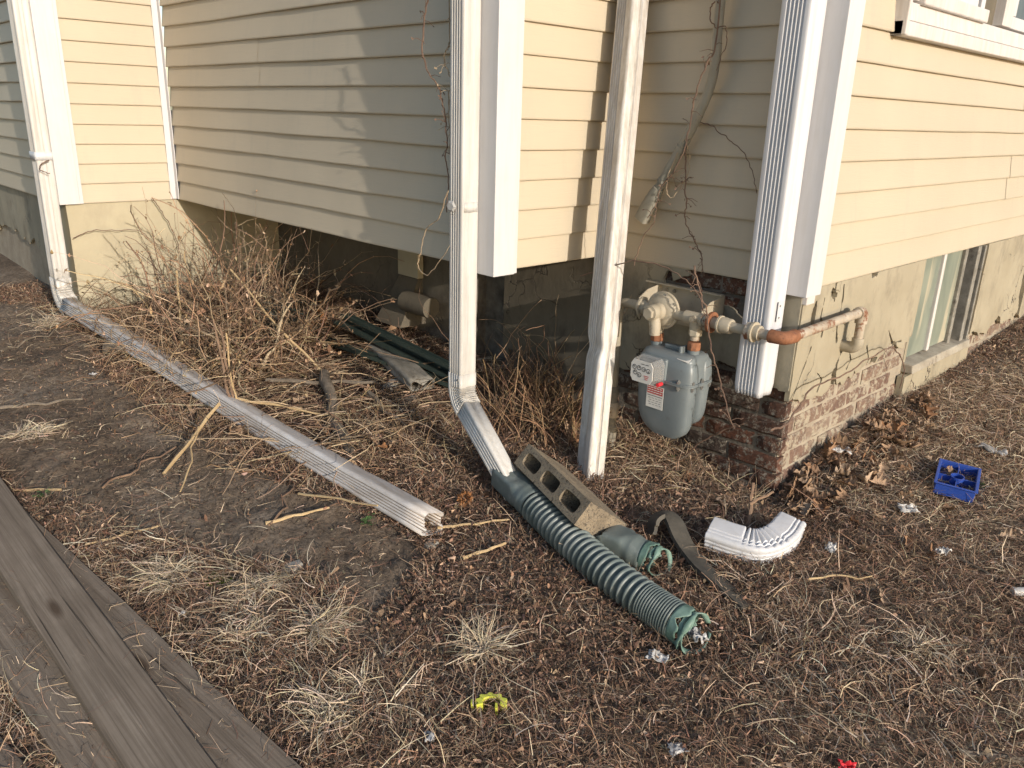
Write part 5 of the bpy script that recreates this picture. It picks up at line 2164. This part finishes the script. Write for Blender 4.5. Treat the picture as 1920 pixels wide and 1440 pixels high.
o, _ = stems('brush_side_twigs', tw0, rng.gamma(3, .025, n)+.02, rng.uniform(0, 6.283, n), rng.uniform(-.8, 1.3, n), rng.uniform(.0008, .0018, n), palette(n, STEM, .3), .35, 4, .3)
stuff(o, 'fine side twigs and snapped ends in the dead brush', 'brush')
sel = allp[rng.integers(0, len(allp), 4600)]
sel = sel[sel[:, 2] > G(sel[:, 0], sel[:, 1])+.03]
o = crumbs('shrivelled_leaves', sel[:, 0], sel[:, 1], rng.gamma(2.5, .0045, len(sel))+.004, palette(len(sel), [(.38, .27, .17), (.30, .19, .11), (.24, .14, .08), (.44, .33, .22)], .2), 0, 1.2, base=sel[:, 2])
stuff(o, 'shrivelled tan leaves hanging in the dead brush', 'dead leaves')
# flat litter of sticks below the bay
BR2 = gpoly([(330, 700), (560, 600), (700, 660), (840, 720), (830, 780), (660, 880), (560, 880), (420, 800)])
xy = in_poly(900, BR2)
n = len(xy)
P0 = np.stack([xy[:, 0], xy[:, 1], G(xy[:, 0], xy[:, 1])+rng.uniform(0.005, .05, n)], -1)
o, _ = stems('twig_litter', P0, rng.uniform(.08, .38, n), rng.uniform(0, 6.283, n), rng.uniform(-.05, .35, n), rng.uniform(.0012, .0038, n), palette(n, STEM, .2), .16, 6, .5)
stuff(o, 'loose dead twigs strewn under the bay', 'twigs')
# upright weeds between bay downspout and leaning downspout
WD = gpoly([(890, 750), (1010, 690), (1085, 740), (1085, 850), (1030, 850), (930, 830)])
xy = in_poly(330, WD)
n = len(xy)
P0 = np.stack([xy[:, 0], xy[:, 1], G(xy[:, 0], xy[:, 1])], -1)
o, wp = stems('dead_weeds', P0, rng.uniform(.10, .34, n), rng.uniform(0, 6.283, n), rng.uniform(.9, 1.5, n), rng.uniform(.0014, .0034, n), palette(n, [(.30, .19, .11), (.24, .14, .085), (.38, .26, .15), (.17, .10, .065)], .2), .16, 7, .5)
stuff(o, 'stand of brown dead weed stems between two downspouts', 'weeds')
xy = in_poly(26, gpoly([(900, 740), (1000, 690), (1090, 720), (1060, 800)]))
n = len(xy)
P0 = np.stack([xy[:, 0], xy[:, 1], G(xy[:, 0], xy[:, 1])], -1)
o, _ = stems('tall_dead_weeds', P0, rng.uniform(.4, .75, n), rng.uniform(0, 6.283, n), rng.uniform(1.0, 1.5, n), rng.uniform(.0016, .0028, n), palette(n, [(.36, .26, .17), (.28, .18, .11)], .2), .30, 16, 1.2, 4)
stuff(o, 'tall curling dead weed stems in the shade of the bay', 'weeds')
# low stubble in front of the brush, along the lying downspout and below the meter
for nm, poly, cnt, lab in (('stubble', [(560, 800), (760, 760), (870, 800), (900, 880), (760, 900), (650, 900)], 500, 'short dead stubble in front of the bay downspout'),
                           ('meter_weeds', [(1150, 830), (1290, 800), (1420, 900), (1420, 960), (1270, 930), (1150, 900)], 300, 'thin dead weeds below the gas meter'),
                           ('pipe_twigs', [(130, 575), (230, 600), (420, 720), (430, 770), (300, 730), (170, 640)], 340, 'thin dead twigs lying over the far part of the lying downspout'),
                           ('pipe_side_weeds', [(230, 720), (470, 800), (560, 900), (430, 890), (290, 800)], 260, 'dead stems poking out along the lying downspout')):
    xy = in_poly(cnt, gpoly(poly))
    n = len(xy)
    P0 = np.stack([xy[:, 0], xy[:, 1], G(xy[:, 0], xy[:, 1])], -1)
    if nm == 'pipe_twigs':
        P0[:, 2] += rng.uniform(0, .09, n)
    o, _ = stems(nm, P0, rng.uniform(.05, .17, n)*(2.0 if nm == 'pipe_twigs' else 1), rng.uniform(0, 6.283, n), rng.uniform(.1, 1.4, n), rng.uniform(.001, .0024, n), palette(n, STEM+[(.30, .19, .11)], .2), .25, 6, .8)
    stuff(o, lab, 'weeds')
# rolled wire mesh tangled in the brush
wm = MB()
c0 = ground_point(520, 600, .10)
for k in range(46):
    a = k*.41
    r = .10+.05*vn(k*.7, 1, 1, 2)
    q_ = []
    for j in range(13):
        th = j/12*4.4+a
        q_.append(c0+np.array([math.cos(th)*r*.9+.10*vn(k, j*.3, .6, 4), math.sin(th)*r*1.6+.16*vn(k, 3, .8, 5), .02+.10*vn(k*.9, j*.25, 1, 6)+.07*math.sin(th+k)]))
    for p in q_:
        p[2] = max(p[2], float(G(p[0], p[1]))+.01)
    wm.tube(q_, .0014, 3, False)
solo(wm, 'wire_mesh', MT['green_metal'], c0, 'tangled roll of dark green wire lying in the brush pile', 'wire')

# straw tufts, each one a thing
for i, (px, py, cnt, ln, lab) in enumerate(((318, 1090, 420, .12, 'large flattened pale straw tuft near the plank, left of the moss'), (478, 1122, 300, .11, 'pale straw tuft right of the moss patch'),
                                            (592, 1188, 340, .12, 'pale spiky straw tuft farthest right of the group by the stick'), (470, 1200, 200, .085, 'small pale straw tuft below the others'),
                                            (915, 1210, 320, .12, 'lone spiky straw tuft in the middle of the brown litter'), (620, 1345, 260, .12, 'loose straw tuft beside the near planks'),
                                            (85, 818, 240, .10, 'pale straw tuft on the dirt at the left edge'), (1712, 1225, 160, .09, 'loose pale tuft in the grass at the right'),
                                            (100, 600, 420, .12, 'tan grass tuft beside the far left foundation'))):
    c = ground_point(px, py)
    n = int(cnt*1.2)
    a = rng.uniform(0, 6.283, n)
    rr_ = np.abs(rng.normal(0, .024 if i != 8 else .05, n))
    sub = rng.normal(0, .034, (5, 2))[rng.integers(0, 5, n)]      # several crowns grown together
    X, Y = c[0]+rr_*np.cos(a)+sub[:, 0], c[1]+rr_*np.sin(a)+sub[:, 1]
    comb = rng.uniform(0, 6.283)
    a = np.where(rng.random(n) < .45, comb+rng.normal(0, .5, n), a)
    z = G(X, Y)
    o = ribbons('straw_tuft', X-c[0], Y-c[1], rng.uniform(.3, 1.0, n)*ln*.9, a+rng.normal(0, .6, n)+(.0 if i not in (0, 3) else .3), np.abs(rng.normal(.1, .35, n)), rng.normal(.6, .4, n), rng.uniform(.0018, .0034, n), palette(n, [(.50, .41, .295), (.43, .335, .23), (.55, .465, .35)], .2), rng.uniform(.004, .022, n), 4, .35, base=z-c[2]+rng.uniform(0, .012, n), floor=-10)
    o.location = tuple(c)
    tag(o, lab, 'grass tuft', 'pale straw tufts')
# moss and green weeds
m = MB()
c = ground_point(405, 1090)
for k in range(60):
    a, r = rng.uniform(0, 6.28), abs(rng.normal(0, .024))
    x, y = c[0]+r*math.cos(a)*1.2, c[1]+r*math.sin(a)
    z = float(G(x, y))
    s_ = rng.uniform(.005, .010)
    m.rings([[(x+s_*q_*math.cos(2*math.pi*j/6+k), y+s_*q_*math.sin(2*math.pi*j/6+k), z+h*s_) for j in range(6)] for q_, h in ((1, -.3), (.9, .5), (.45, .9))], True, False, True)
solo(m, 'moss_patch', MT['moss'], c, 'small olive green moss patch beside the straw tuft', 'moss', smooth='all')
for px, py, cnt, lab in ((688, 985, 34, 'small green weed beside the lying downspout'), (80, 940, 30, 'tiny green weed by the plank edge'), (1262, 862, 24, 'green weed sprouting below the gas meter'), (1842, 918, 16, 'tiny green weed beside the blue tray')):
    m = MB()
    c = ground_point(px, py)
    for k in range(cnt):
        a, r = rng.uniform(0, 6.28), abs(rng.normal(0, .016))
        p = np.array([c[0]+r*math.cos(a), c[1]+r*math.sin(a), 0])
        p[2] = float(G(p[0], p[1]))+rng.uniform(.006, .022)
        d_ = np.array([math.cos(a+rng.normal(0, .6)), math.sin(a+rng.normal(0, .6)), rng.uniform(-.1, .6)])*rng.uniform(.005, .009)
        w_ = unit(np.cross(d_, (0, 0, 1)))*np.linalg.norm(d_)*.6
        m.add([p-d_, p-w_*.9+d_*.1, p+d_, p+w_*.9+d_*.1, p+np.array([0, 0, -.002])], [(0, 1, 4), (1, 2, 4), (2, 3, 4), (3, 0, 4)])
    solo(m, 'green_weed', MT['weed'], c, lab, 'weed', 'green weeds')
# round dried flower head, and two small ones
for px, py, r, h, lab in ((592, 600, .052, .08, 'round orange brown dried flower head under the bay'), (872, 935, .028, .02, 'small orange dried seed head on the soil by the adapter')):
    m = MB()
    c = ground_point(px, py, h)
    for k in range(210):
        d_ = unit(rng.normal(0, 1, 3))
        p = c+d_*r*rng.uniform(.65, 1.0)
        u_ = unit(np.cross(d_, rng.normal(0, 1, 3)))*r*.14
        v_ = d_*r*.20
        m.add([p-v_, p-u_, p+v_, p+u_], [(0, 1, 2, 3)])
    m.tube([c-np.array([0, 0, h+.02]), c], .003, 5)
    solo(m, 'dried_flower_head', MT['cone'], c, lab, 'flower head')


# ------------------------------------------------------------------ dead leaves
def leaf_mesh(seed):
    r = np.random.default_rng(seed)
    n = 22
    top_ = []
    L = 1.0
    lob = r.uniform(2.2, 3.9)
    r0_ = r.uniform(.17, .34)
    for i in range(n+1):
        f = i/n
        w_ = r0_*math.sin(math.pi*min(1, f*1.02)**.8)*(1+.45*math.sin(f*lob*2*math.pi+seed))*(1 if f < .97 else .2)
        top_.append((f-.5, max(.008, w_)))
    V, F = [], []
    cu, cl = r.uniform(.5, 1.6), r.normal(0, .9)
    for i, (u, w_) in enumerate(top_):
        zc_ = .22*cl*(u*u)*2
        for s_ in (-1, -.5, 0, .5, 1):
            y = s_*w_*(1+.15*r.normal())
            V.append((u, y, zc_+cu*abs(s_)**1.5*w_*.8+.02*r.normal()))
    for i in range(n):
        for j in range(4):
            a = i*5+j
            F.append((a, a+5, a+6, a+1))
    me = bpy.data.meshes.new('dead_leaf')
    me.from_pydata(V, [], F)
    me.shade_smooth()
    me.materials.append(MT['leaf'])
    return me


LEAF = [leaf_mesh(s) for s in range(14)]


def leaf(px, py, size, h, label, group, tilt=.6):
    c = ground_point(px, py)
    c[2] = float(G(c[0], c[1]))+h
    o_ = bpy.data.objects.new('dead_leaf', random.choice(LEAF))
    COL.objects.link(o_)
    o_.location = tuple(c)
    o_.scale = (size, size, size)
    o_.rotation_euler = (random.gauss(0, tilt), random.gauss(0, tilt), random.uniform(0, 6.28))
    return tag(o_, label, 'leaf', group)


pile = [(1480, 905), (1530, 835), (1600, 800), (1680, 770), (1700, 830), (1690, 900), (1640, 930), (1540, 930)]
lp = 'curled brown dead leaf in the pile at the foot of the right brick wall'
for i in range(165):
    for _ in range(200):
        x, y = random.uniform(1480, 1740), random.uniform(760, 960)
        lim = 908-(x-1480)*.60
        if y > lim and y < 960-.30*max(0, x-1580) and random.random() < math.exp(-(y-lim)/55):
            break
    sz = random.uniform(.035, .085)
    where = 'nearest the brick corner' if x < 1555 else ('halfway along it' if x < 1630 else 'towards the basement window')
    lp = '%s curled dead leaf in the right wall pile, %s' % ('large' if sz > .06 else 'small', where)
    leaf(x, y, sz, random.uniform(.006, .032), lp, 'leaf pile by the brick wall', .6)
MARKS = [('the blue tray', 1790, 905), ('the white elbow', 1405, 1015), ('the rubber strip', 1330, 1070), ('the gas meter', 1250, 860), ('the brick corner', 1440, 930), ('the grey wrapper', 1700, 965),
         ('the right edge of the grass', 1890, 1100), ('the bay downspout elbow', 850, 790), ('the thick sawn branch', 640, 800), ('the yellow stick', 520, 760), ('the leaning stalk', 370, 810), ('the upright bunch of stalks', 430, 690),
         ('the round flower head', 592, 600), ('the crushed downspout piece', 770, 690), ('the leaning downspout', 1090, 830), ('the brush pile top', 500, 540)]


def leaf_label(px, py):
    mk = min(MARKS, key=lambda q_: math.hypot(px-q_[1], py-q_[2]))
    side_ = 'left of' if px < mk[1]-12 else ('right of' if px > mk[1]+12 else ('behind' if py < mk[2] else 'in front of'))
    return 'brown dead leaf lying loose %s %s' % (side_, mk[0])


for x, y in ((1785, 905), (1750, 890), (1640, 975), (1700, 1030), (1745, 1050), (1600, 980), (1835, 1285), (1590, 1120), (1655, 1130), (1425, 1215), (1330, 930), (1350, 945), (1890, 1010), (1500, 950), (1370, 925), (1290, 895), (1240, 905),
             (1780, 960), (1620, 1040), (1485, 1075), (1300, 1065), (1700, 940)):
    leaf(x, y, random.uniform(.05, .085), .014, leaf_label(x, y), 'loose leaves in the grass', .45)
for x, y in ((735, 858), (700, 855), (720, 860), (610, 840), (385, 745), (435, 825), (455, 820), (355, 780), (375, 650), (520, 655), (545, 700), (570, 655), (480, 660), (645, 700), (690, 745), (760, 640), (730, 620), (800, 640),
             (1060, 815), (1075, 840), (1045, 805), (945, 870), (560, 760), (660, 790), (600, 590), (470, 600), (505, 540), (530, 560)):
    leaf(x, y, random.uniform(.05, .085), random.uniform(.012, .05), leaf_label(x, y), 'loose leaves in the brush', .5)
tag(leaf(148, 578, .10, .0, 'large tan dead leaf caught on the elbow of the far left downspout', None, .2), 'large tan dead leaf caught on the elbow of the far left downspout', 'leaf')
